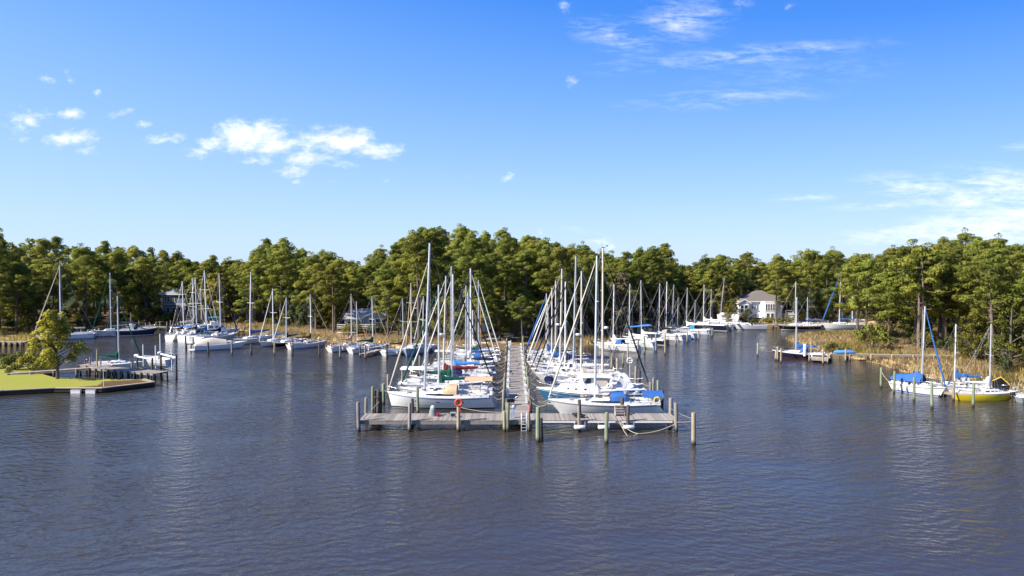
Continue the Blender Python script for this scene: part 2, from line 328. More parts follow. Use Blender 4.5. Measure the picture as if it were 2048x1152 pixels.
# ------------------------------------------------------------------ marsh grass
def build_marsh(name, label, keep, n, cols, hgt, seed):
    r = np.random.default_rng(seed)
    x0, x1, y0, y1 = keep['box']; P = np.c_[r.uniform(x0, x1, n), r.uniform(y0, y1, n)]; d = land_d(P)
    w = keep['w'](P) if callable(keep['w']) else keep['w']
    ok = (d > .05) & (d < w + 2.5*np.sin(P[:, 0]*.6+P[:, 1]*.35))
    for a in keep.get('not', []): ok &= ~((P[:, 0] > a[0]) & (P[:, 0] < a[1]) & (P[:, 1] > a[2]) & (P[:, 1] < a[3]))
    P = P[ok]; z = land_z(P)-.05; k = len(P)
    V = []; Fs = []; mi = []; nb = 6; patch = .5+.5*np.sin(P[:, 0]*.21+1.7*np.sin(P[:, 1]*.17))
    base = np.repeat(np.c_[P, z], nb, 0); base[:, :2] += r.normal(0, .22, (k*nb, 2))
    ang = r.uniform(0, 2*np.pi, k*nb); h = hgt*r.uniform(.55, 1.2, k*nb)*np.repeat(.8+.35*patch, nb); lean = r.normal(0, .28, (k*nb, 2)); wd = r.uniform(.022, .055, k*nb)
    dx = np.c_[np.cos(ang), np.sin(ang)]*wd[:, None]
    a = base.copy(); a[:, :2] -= dx; b = base.copy(); b[:, :2] += dx; c = base.copy(); c[:, 2] += h; c[:, :2] += lean*h[:, None]
    V = np.stack([a, b, c], 1).reshape(-1, 3); Fq = np.arange(len(V)).reshape(-1, 3)
    mi = np.clip((np.repeat(patch, nb)*len(cols)*.75 + r.uniform(-.6, .9, k*nb)).astype(int), 0, len(cols)-1)
    nrm = np.repeat(np.stack([lean[:, 0]*1.2+r.normal(0, .25, k*nb), lean[:, 1]*1.2+r.normal(0, .25, k*nb), np.ones(k*nb)], 1), 3, 0)
    o = bpy.data.objects.new(name, np_mesh(name, V, Fq, cols, normals=nrm, mi=mi)); COL.objects.link(o)
    tag(o, label, 'grass', kind='stuff')
G_gold = mat('marsh_gold', (.86, .67, .35), .9, var=.15, scale=.4, spec=.1, island=.3, trans=.35, attrn=True)
G_tan = mat('marsh_tan', (.80, .58, .32), .9, var=.15, scale=.4, spec=.1, island=.3, trans=.35, attrn=True)
G_olive = mat('marsh_olive', (.34, .30, .085), .9, var=.15, scale=.4, spec=.1, island=.3, trans=.35, attrn=True)
G_yel = mat('marsh_yellow', (.84, .68, .24), .9, var=.1, scale=.4, spec=.1, island=.25, trans=.35, attrn=True)
build_marsh('marsh_grass', 'golden marsh grass covering the low point on the far bank', dict(box=(48, 130, 68, 172), w=lambda P: np.where(P[:, 1] > 150, 30, 17)), 42000, [G_gold, G_gold, G_tan, G_yel, G_olive], .80, 1)
build_marsh('marsh_grass', 'brown marsh grass along the bank behind the moored boats', dict(box=(-72, 48, 122, 180), w=9, **{'not': [(-4, 5.5, 120, 150)]}), 26000, [G_tan, G_gold, G_olive, G_tan], .85, 2)
build_marsh('marsh_grass', 'olive marsh grass fringing the shaded creek bank', dict(box=(-150, -68, 125, 180), w=7), 14000, [G_olive, G_yel, G_olive], .9, 3)
# ------------------------------------------------------------------ trees
F_pine = mat('pine_needles', (.32, .325, .056), .75, var=.16, scale=.35, spec=.15, objvar=.3, island=.2, trans=.36, col2=(.20, .225, .040), attrn=True)
F_leaf = mat('broad_leaves', (.26, .25, .042), .7, var=.18, scale=.3, spec=.15, objvar=.25, island=.22, trans=.25, col2=(.15, .165, .03), attrn=True)
F_yel = mat('autumn_leaves', (.40, .31, .04), .7, var=.2, scale=.3, spec=.15, objvar=.15, island=.25, trans=.25, col2=(.20, .20, .036), attrn=True)
F_dark = mat('evergreen_leaves', (.11, .14, .036), .7, var=.2, scale=.3, spec=.2, objvar=.2, island=.2, trans=.12, col2=(.065, .09, .024), attrn=True)
F_dry = mat('pale_dry_leaves', (.24, .20, .11), .8, var=.2, scale=.3, spec=.1, objvar=.15, island=.25, trans=.2, attrn=True)
B_pine = mat('pine_bark', (.20, .16, .13), .95, var=.3, scale=4, spec=.1, streak=True, objvar=.25)
B_grey = mat('grey_bark', (.16, .14, .115), .95, var=.25, scale=4, spec=.1, streak=True, objvar=.2)

def cards(cl, rad, per, size, r, up=.5, elong=2.3, shell=.55):
    """leaf or needle cards spread over clumps; normals follow the clump"""
    cl = np.asarray(cl); rad = np.asarray(rad); k = len(cl)
    cnt = np.maximum(6, (per*(rad[:, 0]/rad[:, 0].mean())**2).astype(int)); idx = np.repeat(np.arange(k), cnt); n = len(idx)
    d = r.normal(0, 1, (n, 3)); d[:, 2] += up; d /= np.linalg.norm(d, axis=1)[:, None]
    rr = (shell + (1-shell)*r.random(n)**.6)[:, None]; c = cl[idx] + d*rr*rad[idx]
    g = d*.7 + r.normal(0, .5, (n, 3)); t = np.cross(g, r.normal(0, 1, (n, 3))); t[:, 2] += .15; t /= np.linalg.norm(t, axis=1)[:, None]
    s = np.cross(g, t); s /= np.linalg.norm(s, axis=1)[:, None]
    L = size*r.uniform(.7, 1.3, n)[:, None]; W = L/elong
    V = np.stack([c-t*L*.5, c+s*W*.5, c+t*L*.5, c-s*W*.5], 1).reshape(-1, 3)
    nr = d*.9 + r.normal(0, .30, (n, 3)); nr[:, 2] += .12; nr /= np.linalg.norm(nr, axis=1)[:, None]
    return V, np.arange(4*n).reshape(-1, 4), np.repeat(nr, 4, 0)
def pine(seed, H=20.0, bare=.42, spread=4.3, dens=1.0, per=118):
    r = np.random.default_rng(seed); tr = MB(); cl = []; rad = []
    bx, by = r.normal(0, .35, 2); bend = lambda t: Vector((bx*t*t*2, by*t*t*2, t*H))
    tr.tube([bend(t) for t in np.linspace(0, .97, 9)], [.30*(1-.82*t)+.04*(t == 0) for t in np.linspace(0, .97, 9)], 7)
    nb = int(25*dens); ga = 2.4
    for i in range(nb):
        u = (i+r.uniform(0, .9))/nb; t = bare + (1-bare)*u; p = bend(t*.97)
        prof = (math.sin(math.pi*min(1, (u*.80+.22)))**.8); ln = spread*prof*r.uniform(.55, 1.15)
        if u < .25 and r.random() < .35: ln *= 1.15
        a = i*ga + r.uniform(-.6, .6); rise = r.uniform(-.1, .35) + .35*u
        tip = p + Vector((math.cos(a)*ln, math.sin(a)*ln, ln*rise)); mid = p.lerp(tip, .55) + Vector((0, 0, -.12*ln))
        tr.tube([p, mid, tip], [.075*(1.1-.6*u), .05, .02], 4, cap=False)
        for q in range(3 + (ln > 2.6) + (r.random() < .5)):
            f = r.uniform(.42, 1.05); c = p.lerp(tip, f) + Vector(r.normal(0, .45, 3)); s = r.uniform(.6, 1.3)
            cl.append(c); rad.append((s, s, s*r.uniform(.45, .7)))
    for q in range(5):
        c = bend(.985-.03*q) + Vector(r.normal(0, .55, 3)); s = r.uniform(.55, .9); cl.append(c); rad.append((s, s, s*.85))
    for q in range(5):                                   # dead stubs on the bare stem
        t = r.uniform(.2, bare); p = bend(t); a = r.uniform(0, 6.28); l = r.uniform(.4, 1.1); tr.tube([p, p+Vector((math.cos(a)*l, math.sin(a)*l, .2))], [.035, .012], 4, cap=False)
    V, Fq, nr = cards(cl, rad, per, .36, r, elong=2.5)
    return tr.mesh('trunk', [B_pine]), np_mesh('crown', V, Fq, [F_pine], normals=nr)
def broadleaf(seed, H=12.0, spread=4.0, bare=.22, fm=None, size=.36, dens=1.0, bark=None, per=70):
    r = np.random.default_rng(seed); tr = MB(); cl = []; rad = []
    tr.tube([(0, 0, -.1), (r.normal(0, .15), r.normal(0, .15), H*.3), (r.normal(0, .4), r.normal(0, .4), H*.62), (0, 0, H*.93)], [.028*H**.9+.03, .02*H**.9, .012*H, .015], 7)
    for i in range(int(34*dens)):
        u = (i+r.random())/(34*dens); z = H*(bare+(1-bare)*u*.96); a = i*2.4+r.uniform(-.5, .5); prof = math.sin(math.pi*min(1, u*.72+.26))**.7
        ln = spread*prof*r.uniform(.35, 1.08); tip = Vector((math.cos(a)*ln, math.sin(a)*ln, z+r.normal(0, .3))); p = Vector((0, 0, max(H*.12, z-ln*.55)))
        tr.tube([p, p.lerp(tip, .5)+Vector((0, 0, .15)), tip], [.012*H*(1.1-u), .03, .012], 4, cap=False)
        for q in range(2):
            s = r.uniform(.5, 1.0)*spread*.28; cl.append(p.lerp(tip, r.uniform(.6, 1.05))+Vector(r.normal(0, .3, 3))); rad.append((s, s, s*.8))
    V, Fq, nr = cards(cl, rad, per, size, r, elong=1.5, shell=.5)
    return tr.mesh('trunk', [bark or B_grey]), np_mesh('crown', V, Fq, [fm or F_leaf], normals=nr)
def bush(seed, H=2.0, spread=1.6, fm=None, size=.19):
    r = np.random.default_rng(seed); tr = MB(); cl = []; rad = []
    for i in range(16):
        a = r.uniform(0, 6.28); q = spread*math.sqrt(r.random())*.85; h = H*r.uniform(.35, .9)*(1-.4*q/spread); c = (math.cos(a)*q, math.sin(a)*q, h); s = r.uniform(.35, .6)*spread*.7
        tr.tube([(0, 0, -.1), c], [.04, .015], 4, cap=False); cl.append(c); rad.append((s, s, s*.85))
    V, Fq, nr = cards(cl, rad, 75, size, r, elong=1.6, shell=.5)
    return tr.mesh('stem', [B_grey]), np_mesh('foliage', V, Fq, [fm or F_leaf], normals=nr)
F_lawn = mat('lawn_tree_leaves', (.56, .47, .06), .7, var=.2, scale=.5, spec=.15, island=.3, trans=.35, col2=(.27, .29, .045), attrn=True)
PINES = [pine(20+i, 20, [.40, .50, .32, .45, .56, .38, .22, .47][i], [5.0, 4.5, 5.4, 5.1, 4.3, 5.8, 5.2, 4.7][i], [1, .66, 1.15, 1.0, .56, 1.1, 1.2, .85][i]) for i in range(8)]
OAKS = [broadleaf(60+i, 14, 4.6, .2, [F_leaf, F_dark, F_leaf, F_yel, F_dark, F_dry][i], .33, per=95) for i in range(6)]
BUSHES = [bush(80+i, 2.2, 1.7, [F_leaf, F_dark, F_leaf, F_yel, F_dark][i]) for i in range(5)]
# ------------------------------------------------------------------ the woods
SKYLINE = [(-300, 462), (0, 465), (30, 482), (60, 472), (110, 472), (140, 486), (200, 492), (245, 489), (310, 492), (350, 506), (390, 517), (430, 515), (470, 522), (500, 515), (530, 481), (565, 481), (600, 506), (640, 506), (680, 496), (720, 522), (738, 515), (765, 496), (800, 490),
           (830, 463), (870, 452), (920, 456), (945, 450), (960, 458), (985, 465), (1010, 461), (1050, 476), (1090, 481), (1130, 494), (1160, 497), (1200, 491), (1240, 506), (1280, 491), (1330, 498), (1352, 524), (1370, 530), (1400, 516), (1450, 508), (1500, 510), (1527, 532), (1550, 516), (1600, 506), (1665, 493), (1700, 515), (1730, 510), (1760, 498), (1830, 490), (1870, 490), (1900, 471), (1950, 470), (2000, 484), (2060, 494), (2400, 480)]
SKX, SKY_ = [a for a, b in SKYLINE], [b for a, b in SKYLINE]
def behind_house(x, y): return False
def top_z(px, Y): return at(px, np.interp(px, SKX, SKY_), Y).z
CLEAR = [(-96, -84, 182, 196), (-4, 5, 120, 139), (57, 75, 174, 190), (-39, -25, 148, 160), (54, 84, 140, 158), (-34, -23, 165, 176), (-10, -3.5, 143, 152)]
WEDGE = [(314, 362, 188), (1480, 1548, 178), (1556, 1572, 178), (690, 768, 152), (962, 984, 148)]
KEEP = [(47, 57, 168, 186)]
LANDMARKS = []
TREES = []
def X_(px, y): return (px-1024)/FPX*y
def plant(protos, i, x, y, s, sz, name, parts, label, cat, group=None, rz=None, z=None):
    t = thing(name, label, cat, (x, y, (gz(x, y) if z is None else z)-.06), random.uniform(0, 6.28) if rz is None else rz, group); t.scale = (s, s, sz)
    for me, pn in zip(protos[i % len(protos)], parts):
        o = bpy.data.objects.new(pn, me); COL.objects.link(o); o.parent = t
    return t
def forest():
    r = random.Random(5); pts = []
    def ok(x, y, dmin): return all((x-a)**2+(y-b)**2 > dmin*dmin for a, b, *_ in pts)
    def sweep(n, box, d0, d1, dmin):
        c = np.array([(r.uniform(box[0], box[1]), r.uniform(box[2], box[3])) for _ in range(n)]); dd = land_d(c)
        for (x, y), d in zip(c, dd):
            u = px_of(x, y)
            if not (d0 < d < d1) or u < -90 or u > 2140: continue
            if any(a < x < b and e < y < f for a, b, e, f in CLEAR): continue
            if any(a < u < b and y < c for a, b, c in WEDGE): continue
            if 47 < x < 110 and y < 140 and d < 13.5 + 3.5*math.sin(x*.7): continue
            if ok(x, y, dmin): pts.append((x, y, d))
    sweep(5000, (-160, 150, 80, 215), 8, 17, 3.5)
    sweep(5000, (-175, 170, 80, 230), 17, 30, 4.2)
    sweep(3000, (-185, 180, 90, 250), 30, 62, 6.4)
    return pts
FOREST = forest()

def plant_forest():
    r = random.Random(9)
    for (x, y, d) in FOREST:
        u = px_of(x, y); mx = top_z(u, y) - .9; f = r.random()
        rank = 'front edge' if d < 17 else 'middle' if d < 30 else 'back'
        pinish = r.random() < (.76 if rank != 'front edge' else .68)
        h = mx*(r.uniform(.80, 1.03) if f < .6 or rank == 'back' else r.uniform(.6, .85)); h = max(8, min(h, 29))
        if pinish:
            k = r.randrange(8); s = (h/20)**.6; TREES.append((PINES, k, x, y, s*r.uniform(.92, 1.12), h/20, 'pine_tree', 'pine', rank, h))
        else:
            k = r.choice([0, 1, 2, 4, 0, 2, 3 if u < 560 else 1, 5 if 1150 < u < 1330 else 2]); k = (0 if k in (1, 4) else k) if u > 1640 else k; h = min(h, r.uniform(7.5, 14)); s = (h/14)**.75; TREES.append((OAKS, k, x, y, s*r.uniform(.9, 1.15), h/14, 'broadleaf_tree', ['green broadleaf', 'dark evergreen', 'green broadleaf', 'yellowing broadleaf', 'dark evergreen', 'pale dry leaved'][k], rank, h))
plant_forest()
EXTRA = [(PINES, 6, X_(1000, 134), 134, .72, .48, 'small bright green pine left of the path above the pier landing'), (PINES, 4, 1.95, 128.6, .62, .46, 'slim young pine right of the path at the pier landing'), (PINES, 6, 4.6, 139, .8, .5, 'leafy young pine by the far picnic table'), (PINES, 1, X_(1553, 172.3), 172.3, .85, .78, 'lone slender pine in front of the right half of the white house'),
         (OAKS, 0, X_(797, 143.5), 143.5, .62, .50, 'round bright green tree right of the grey gabled house'), (OAKS, 2, X_(826, 140.5), 140.5, .55, .42, 'lower bright green tree between the gabled house and the pier boats'), (OAKS, 3, X_(288, 169), 169, 1.0, 1.05, 'tall yellow crowned tree left of the blue house'),
         (OAKS, 3, X_(432, 173), 173, .95, .9, 'yellow tree above the white trawler on the west bank'), (OAKS, 5, X_(1243, 141), 141, .85, 1.0, 'pale dry flowering tree behind the near end of the east bank row'), (OAKS, 3, X_(1452, 180), 180, .9, .8, 'golden tree behind the stored hulls left of the white house'), (OAKS, 2, X_(1496, 173.2), 173.2, .36, .30, 'small round tree before the left windows of the white house'), (PINES, 0, X_(1574, 174), 174, .9, .72, 'pine with a high crown at the right corner of the white house'), (OAKS, 0, X_(1466, 173.5), 173.5, .42, .46, 'small dense green tree at the left corner of the white house')]
# ------------------------------------------------------------------ houses
W_white = mat('white_siding', (.72, .72, .72), .7, var=.05, scale=1.5); W_blue = mat('blue_grey_siding', (.16, .22, .30), .7, var=.06, scale=1.5); W_grey = mat('grey_siding', (.30, .34, .40), .7, var=.06, scale=1.5)
R_brown = mat('brown_shingle', (.20, .17, .145), .9, var=.14, scale=6, bump=.4); R_grey = mat('grey_shingle', (.30, .31, .33), .9, var=.12, scale=6, bump=.4); R_metal = mat('pale_metal_roof', (.50, .50, .50), .5, metal=.2, var=.08); R_pink = mat('faded_pink_roof', (.50, .36, .30), .85, var=.1, scale=5)
TRIM = mat('white_trim', (.78, .78, .77), .5, var=.04); W_brown = mat('dark_lattice', (.10, .085, .07), .9, var=.2); WDECK = mat('house_deck_wood', (.34, .26, .19), .85, var=.2, scale=3)
def windows(par, face, x0, x1, z0, z1, n, y, w=.55, frame=TRIM, sgn=-1):
    for i in range(n):
        xx = x0+(x1-x0)*(i+.5)/n; f = MB(); ww = (x1-x0)/n*w; f.box((xx, y+sgn*.05, (z0+z1)/2), (ww+.2, .1, z1-z0+.2)); fo = f.build('window', frame, par); g = MB()
        for hz in (0, 1): zz0 = z0+(z1-z0)*(.5*hz)+.03; g.box((xx, y+sgn*.105, zz0+(z1-z0)*.235), (ww, .03, (z1-z0)*.45))
        g.build('pane', GLASSW, fo)
GLASSW = mat('dark_window_glass', (.02, .025, .03), .08, var=.05, spec=.6)
def side_windows(par, y0, y1, z0, z1, n, x, sgn=-1):
    for i in range(n):
        yy = y0+(y1-y0)*(i+.5)/n; f = MB(); f.box((x+sgn*.05, yy, (z0+z1)/2), (.1, .95, z1-z0+.2)); fo = f.build('window', TRIM, par); g = MB(); g.box((x+sgn*.105, yy, (z0+z1)/2), (.03, .75, z1-z0)); g.build('pane', GLASSW, fo)
def hip_roof(par, x0, x1, y0, y1, z, ridge, h, m, ov=.5, name='roof'):
    q = MB(); a, b, c, d = x0-ov, x1+ov, y0-ov, y1+ov; my = (c+d)/2; rx0, rx1 = (a+b)/2-ridge/2, (a+b)/2+ridge/2
    q.add([(a, c, z), (b, c, z), (b, d, z), (a, d, z), (rx0, my, z+h), (rx1, my, z+h), (a, c, z-.22), (b, c, z-.22), (b, d, z-.22), (a, d, z-.22)], [(0, 1, 5, 4), (1, 2, 5), (2, 3, 4, 5), (3, 0, 4)]); q.add([(a, c, z), (b, c, z), (b, d, z), (a, d, z), (a, c, z-.22), (b, c, z-.22), (b, d, z-.22), (a, d, z-.22)], [(0, 4, 5, 1), (1, 5, 6, 2), (2, 6, 7, 3), (3, 7, 4, 0), (4, 7, 6, 5)], 1)
    return q.build(name, [m, TRIM], par)
def gable(par, x0, x1, y0, y1, z, h, m, wm, ov=.45, axis='y', name='roof'):
    """ridge along axis y: the gable looks at the camera"""
    q = MB(); xm = (x0+x1)/2; t = .16
    if axis == 'y':
        for s_ in (-1, 1):
            e = (x1+ov if s_ > 0 else x0-ov); sl = h/((x1-x0)/2); ze = z-ov*sl
            q.add([(xm, y0-ov, z+h+t), (e, y0-ov, ze+t), (e, y1+ov, ze+t), (xm, y1+ov, z+h+t)], [(0, 1, 2, 3) if s_ > 0 else (3, 2, 1, 0)]); q.add([(xm, y0-ov, z+h+t), (e, y0-ov, ze+t), (e, y0-ov, ze-.1), (xm, y0-ov, z+h-.1)], [(0, 3, 2, 1) if s_ > 0 else (0, 1, 2, 3)], 1); q.add([(xm, y0-ov, z+h-.1), (e, y0-ov, ze-.1), (e, y1+ov, ze-.1), (xm, y1+ov, z+h-.1)], [(0, 3, 2, 1) if s_ > 0 else (0, 1, 2, 3)], 1)
        r = q.build(name, [m, TRIM], par); g = MB(); g.add([(x0, y0, z), (x1, y0, z), (xm, y0, z+h)], [(0, 1, 2)]); g.build('gable_end', wm, par)
    return r
def houses():
    Y = 177; t = thing('house', 'large white waterside house with a brown hip roof and bay windows', 'house', (0, 0, 0)); x0, x1 = 60.8, 70.2; zb, ze = 1.4, 6.0
    q = MB(); q.box(((x0+x1)/2, Y+5, (zb+ze)/2), (x1-x0, 10, ze-zb)); q.build('wall', W_white, t)
    hip_roof(t, x0-.4, x1+1.4, Y, Y+10, ze, 1.2, 2.6, R_brown)
    q = MB(); bx = 66.4; q.loft([[(bx-2.2, Y, z), (bx-1.3, Y-1.6, z), (bx+1.3, Y-1.6, z), (bx+2.2, Y, z)] for z in (zb, ze-.02)], smooth=False); q.build('bay', W_white, t)
    windows(t, 0, bx-1.25, bx+1.25, 3.7, 5.3, 4, Y-1.6, .45); windows(t, 0, bx-1.1, bx+1.1, 1.7, 2.9, 2, Y-1.6, .5); windows(t, 0, x0+1.3, bx-2.3, 3.9, 5.0, 3, Y, .35); windows(t, 0, x0+2.4, bx-2.3, 1.8, 2.6, 2, Y, .5)
    q = MB(); q.box((59.9, Y-.2, 4.3), (2.6, 1.8, 3.4)); q.build('porch_wing', W_white, t); gable(t, 58.4, 61.4, Y-1.2, Y+3, 5.6, .9, R_brown, W_white, .3, name='porch_roof'); windows(t, 0, 58.9, 60.9, 3.2, 5.0, 2, Y-1.1, .72)
    for xx in (58.8, 61): q = MB(); q.tube([(xx, Y-1, gz(xx, Y-1)-.2), (xx, Y-1, 2.7)], .13, 6); q.build('porch_post', TRIM, t)
    q = MB(); q.box((72.2, Y+1.6, 2.55), (2.6, 3.0, .25)); q.build('porch_deck', TRIM, t); q = MB(); q.box((72.2, Y+1.6, 1.5), (2.3, 2.6, 1.9)); q.build('porch_base', W_white, t)
    for xx in (71.4, 73.2): q = MB(); q.tube([(xx, Y+.3, 2.6), (xx, Y+.3, 5.8)], .12, 6); q.build('porch_post', TRIM, t)
    q = MB(); [q.tube([(a, Y+.2, z), (b, Y+.2, z)], .05, 4) for a, b in ((71.1, 73.3),) for z in (2.9, 3.5)]; q.build('porch_railing', TRIM, t); q = MB(); q.box((72.2, Y+3.0, 4.3), (2.2, .2, 2.8)); q.build('porch_screen', GLASSW, t)
    
    # blue house by the creek
    Y = 186; t = thing('house', 'two storey blue grey house with a grey roof half hidden by trees', 'house'); q = MB(); q.box((-92.2, Y+4, 4.2), (6.2, 8, 6.4)); q.build('wall', W_blue, t); q = MB(); q.box((-95.4, Y+3.6, 4.2), (.25, 7.4, 6.2)); q.build('sunlit_side_wall', W_white, t)  # left face made white: the sunlight on it is put into its colour
    hip_roof(t, -95.4, -89.1, Y, Y+8, 7.4, 2.6, 1.7, R_grey); windows(t, 0, -95.0, -91.4, 5.3, 6.7, 4, Y, .42); windows(t, 0, -94.6, -90.0, 2.3, 3.7, 3, Y, .55); side_windows(t, Y+.6, Y+6.5, 5.0, 6.5, 3, -95.55); q = MB(); q.box((-87.4, Y+4, 2.9), (3.6, 7, 3.8)); q.build('side_wing', W_blue, t); hip_roof(t, -89.6, -85.6, Y+.4, Y+7.6, 4.8, .8, 1.3, R_grey, name='wing_roof'); windows(t, 0, -89.0, -86.0, 2.0, 3.6, 2, Y+.5, .5)
    q = MB(); q.box((-92.2, Y-.07, 4.65), (6.3, .14, .18)); q.build('trim_band', TRIM, t)
    # gabled house with a deck behind the west bank
    Y = 150; t = thing('house', 'low grey gabled house with a wooden deck behind the west bank marsh', 'house'); x0, x1 = -32.2, -27.2; q = MB(); q.box(((x0+x1)/2, Y+4, 2.7), (x1-x0, 8, 2.9)); q.build('wall', W_grey, t)
    gable(t, x0, x1, Y, Y+8, 4.15, 1.25, R_grey, W_grey, .7); windows(t, 0, x0+.6, x1-.3, 2.0, 3.6, 3, Y, .7); q = MB(); q.box((-34.8, Y+5, 2.4), (5.2, 6, 2.3)); q.build('side_wing', W_grey, t); windows(t, 0, -37.0, -33.0, 1.9, 2.9, 3, Y+2, .6)
    q = MB(); q.add([(-37.8, Y+1.4, 3.5), (-32.2, Y+1.4, 3.5), (-32.2, Y+8.2, 5.35), (-37.8, Y+8.2, 5.35), (-37.8, Y+1.4, 3.36), (-32.2, Y+1.4, 3.36), (-32.2, Y+8.2, 5.2), (-37.8, Y+8.2, 5.2)], [(0, 1, 2, 3), (4, 7, 6, 5), (0, 4, 5, 1), (0, 3, 7, 4), (1, 5, 6, 2), (3, 2, 6, 7)]); q.build('shed_roof', R_metal, t)
    q = MB(); q.box((-33.5, Y-1.6, 1.75), (8.6, 3, .16)); q.build('deck', WDECK, t)
    for zz in (2.15, 2.6): q = MB(); q.box((-33.5, Y-3.05, zz), (8.6, .08, .13)); q.build('deck_rail', TRIM, t)
    for i in range(5): q = MB(); q.box((-37.6+i*2.05, Y-3.0, 1.5), (.14, .14, 2.5)); q.build('deck_post', WDECK, t)
    q = MB(); q.box((-35.5, Y-3.6, .95), (4.2, .9, .12)); q.build('lower_step', TRIM, t)
    t = thing('house', 'low house with a pale flat roof line in the trees above the grey gabled house', 'house'); q = MB(); q.box((-28.5, 171, 2.9), (8, 6, 2.8)); q.build('wall', W_brown, t); q = MB(); q.box((-28.5, 170.7, 4.42), (9, 7.4, .24)); q.build('roof', TRIM, t); windows(t, 0, -32, -25, 2.5, 3.7, 4, 168, .5)
    t = thing('shed', 'small grey shed with a faded pink roof among the trees left of the landing', 'shed'); q = MB(); q.box((-6.8, 148, 2.3), (3.6, 4, 2.6)); q.build('wall', W_grey, t); gable(t, -8.6, -5.0, 146, 150, 3.6, .9, R_pink, W_grey, .3); q = MB(); q.box((-6.2, 145.97, 2.0), (.9, .08, 1.9)); q.build('door', TRIM, t)
houses()
# the landing: sandy path, picnic tables, post, kayak
mb = MB(); P_ = [(-.6, 122.8), (1.7, 122.8), (1.3, 128), (-.5, 132), (-3.4, 137), (-6.5, 139), (-6.5, 137.4), (-4.2, 135.2), (-2.0, 131), (-1.0, 127)]
mb.add([(x, y, gz(x, y)+.03) for x, y in P_], [tuple(range(len(P_)))]); tag(mb.build('path', mat('sandy_path', (.42, .37, .30), .95, var=.15, scale=1.2, spec=.05)), 'pale sandy path from the pier head up to the trees', 'path', kind='structure')
def picnic(label, x, y, rz):
    z = gz(x, y); t = thing('picnic_table', label, 'picnic table', (x, y, z), rz, 'picnic tables at the landing'); g = mat('grey_boards', (.46, .43, .40), .85, var=.15, scale=4)
    q = MB(); [q.box((0, -.32+.16*i, .76), (1.9, .15, .045)) for i in range(5)]; q.build('table_top', g, t)
    for s_ in (-1, 1):
        q = MB(); [q.box((0, s_*.72+.14*i-.07, .45), (1.9, .13, .045)) for i in range(2)]; q.build('bench', g, t)
        q = MB(); [q.tube([(s_*.7, a*.22, .74), (s_*.7, a*.62, 0)], .05, 4) for a in (-1, 1)]; q.tube([(s_*.7, -.8, .42), (s_*.7, .8, .42)], .05, 4); q.build('leg', g, t)
picnic('grey wooden picnic table on pine straw behind the pier landing', -.6, 136.5, .15); picnic('grey wooden picnic table in shade further back among the trunks', 2.4, 141.5, -.2)
q = MB(); q.box((0, 0, .55), (.16, .16, 1.1)); q.box((0, 0, 1.12), (.2, .2, .06)); tag(q.build('post', TRIM, None, (-.25, 126.2, gz(-.25, 126.2))), 'short white post beside the path at the pier landing', 'post')
q = MB(); q.loft([[(x, .36*w*math.sin(a), .25+.2*w*math.cos(a)) for a in np.linspace(0, 2*math.pi, 8, endpoint=False)] for x, w in ((-1.6, .1), (-1.1, .7), (0, 1), (1.1, .7), (1.6, .1))]); tag(q.build('kayak', mat('orange_yellow_kayak', (.55, .24, .03), .45, var=.1), None, (2.9, 127.5, gz(2.9, 127.5)), .5), 'orange yellow kayak lying on the bank right of the pier landing', 'kayak')
# ------------------------------------------------------------------ boat materials
WHITE = mat('white_gelcoat', (.74, .735, .715), .28, var=.045, scale=1.2, spec=.5, objvar=.04)
CREAM = mat('cream_gelcoat', (.72, .67, .55), .35, var=.05, scale=1.2, spec=.5)
NONSKID = mat('deck_nonskid', (.66, .65, .61), .6, var=.06, scale=2.5, spec=.3, objvar=.05)
GREYDECK = mat('grey_deck', (.48, .50, .52), .6, var=.08, scale=2.5)
NAVYHULL = mat('navy_hull_paint', (.012, .018, .050), .2, var=.1, spec=.6)
BLUEHULL = mat('mid_blue_hull_paint', (.045, .17, .30), .25, var=.06, spec=.6)
PALEBLUE = mat('pale_blue_hull_paint', (.30, .38, .55), .3, var=.06, spec=.5)
BLACKHULL = mat('black_hull_paint', (.010, .010, .013), .25, spec=.5)
YELLOW = mat('yellow_hull_paint', (.78, .56, .02), .35, var=.08, spec=.5)
GREYHULL = mat('grey_hull_paint', (.34, .36, .38), .4, var=.08)
ANTIFOUL = mat('dark_antifouling', (.020, .022, .030), .7, var=.2)
REDFOUL = mat('red_antifouling', (.16, .022, .016), .7, var=.2)
BLUEFOUL = mat('blue_antifouling', (.02, .05, .20), .7, var=.2)
ALU = mat('mast_aluminium', (.70, .72, .74), .38, metal=.35, var=.06, scale=1.0, spec=.5, streak=True)
ALUG = mat('grey_mast_aluminium', (.50, .52, .55), .45, metal=.35, var=.1, streak=True)
MASTB = mat('buff_mast_paint', (.66, .60, .50), .4, var=.1, streak=True)
MASTW = mat('white_mast_paint', (.78, .78, .77), .35, var=.05, spec=.5)
MASTT = mat('tan_wood_mast', (.46, .27, .10), .4, var=.2, streak=True)
STEEL = mat('stainless_steel', (.66, .67, .69), .25, metal=.8, var=.05)
WIRE = mat('rigging_wire', (.30, .30, .31), .4, metal=.5, var=.05)
GLASS = mat('tinted_cabin_glass', (.012, .014, .018), .08, var=.05, spec=.6)
TEAK = mat('weathered_teak', (.36, .21, .11), .7, var=.2, scale=5)
RUBBER = mat('black_rubber', (.02, .02, .022), .6, var=.1)
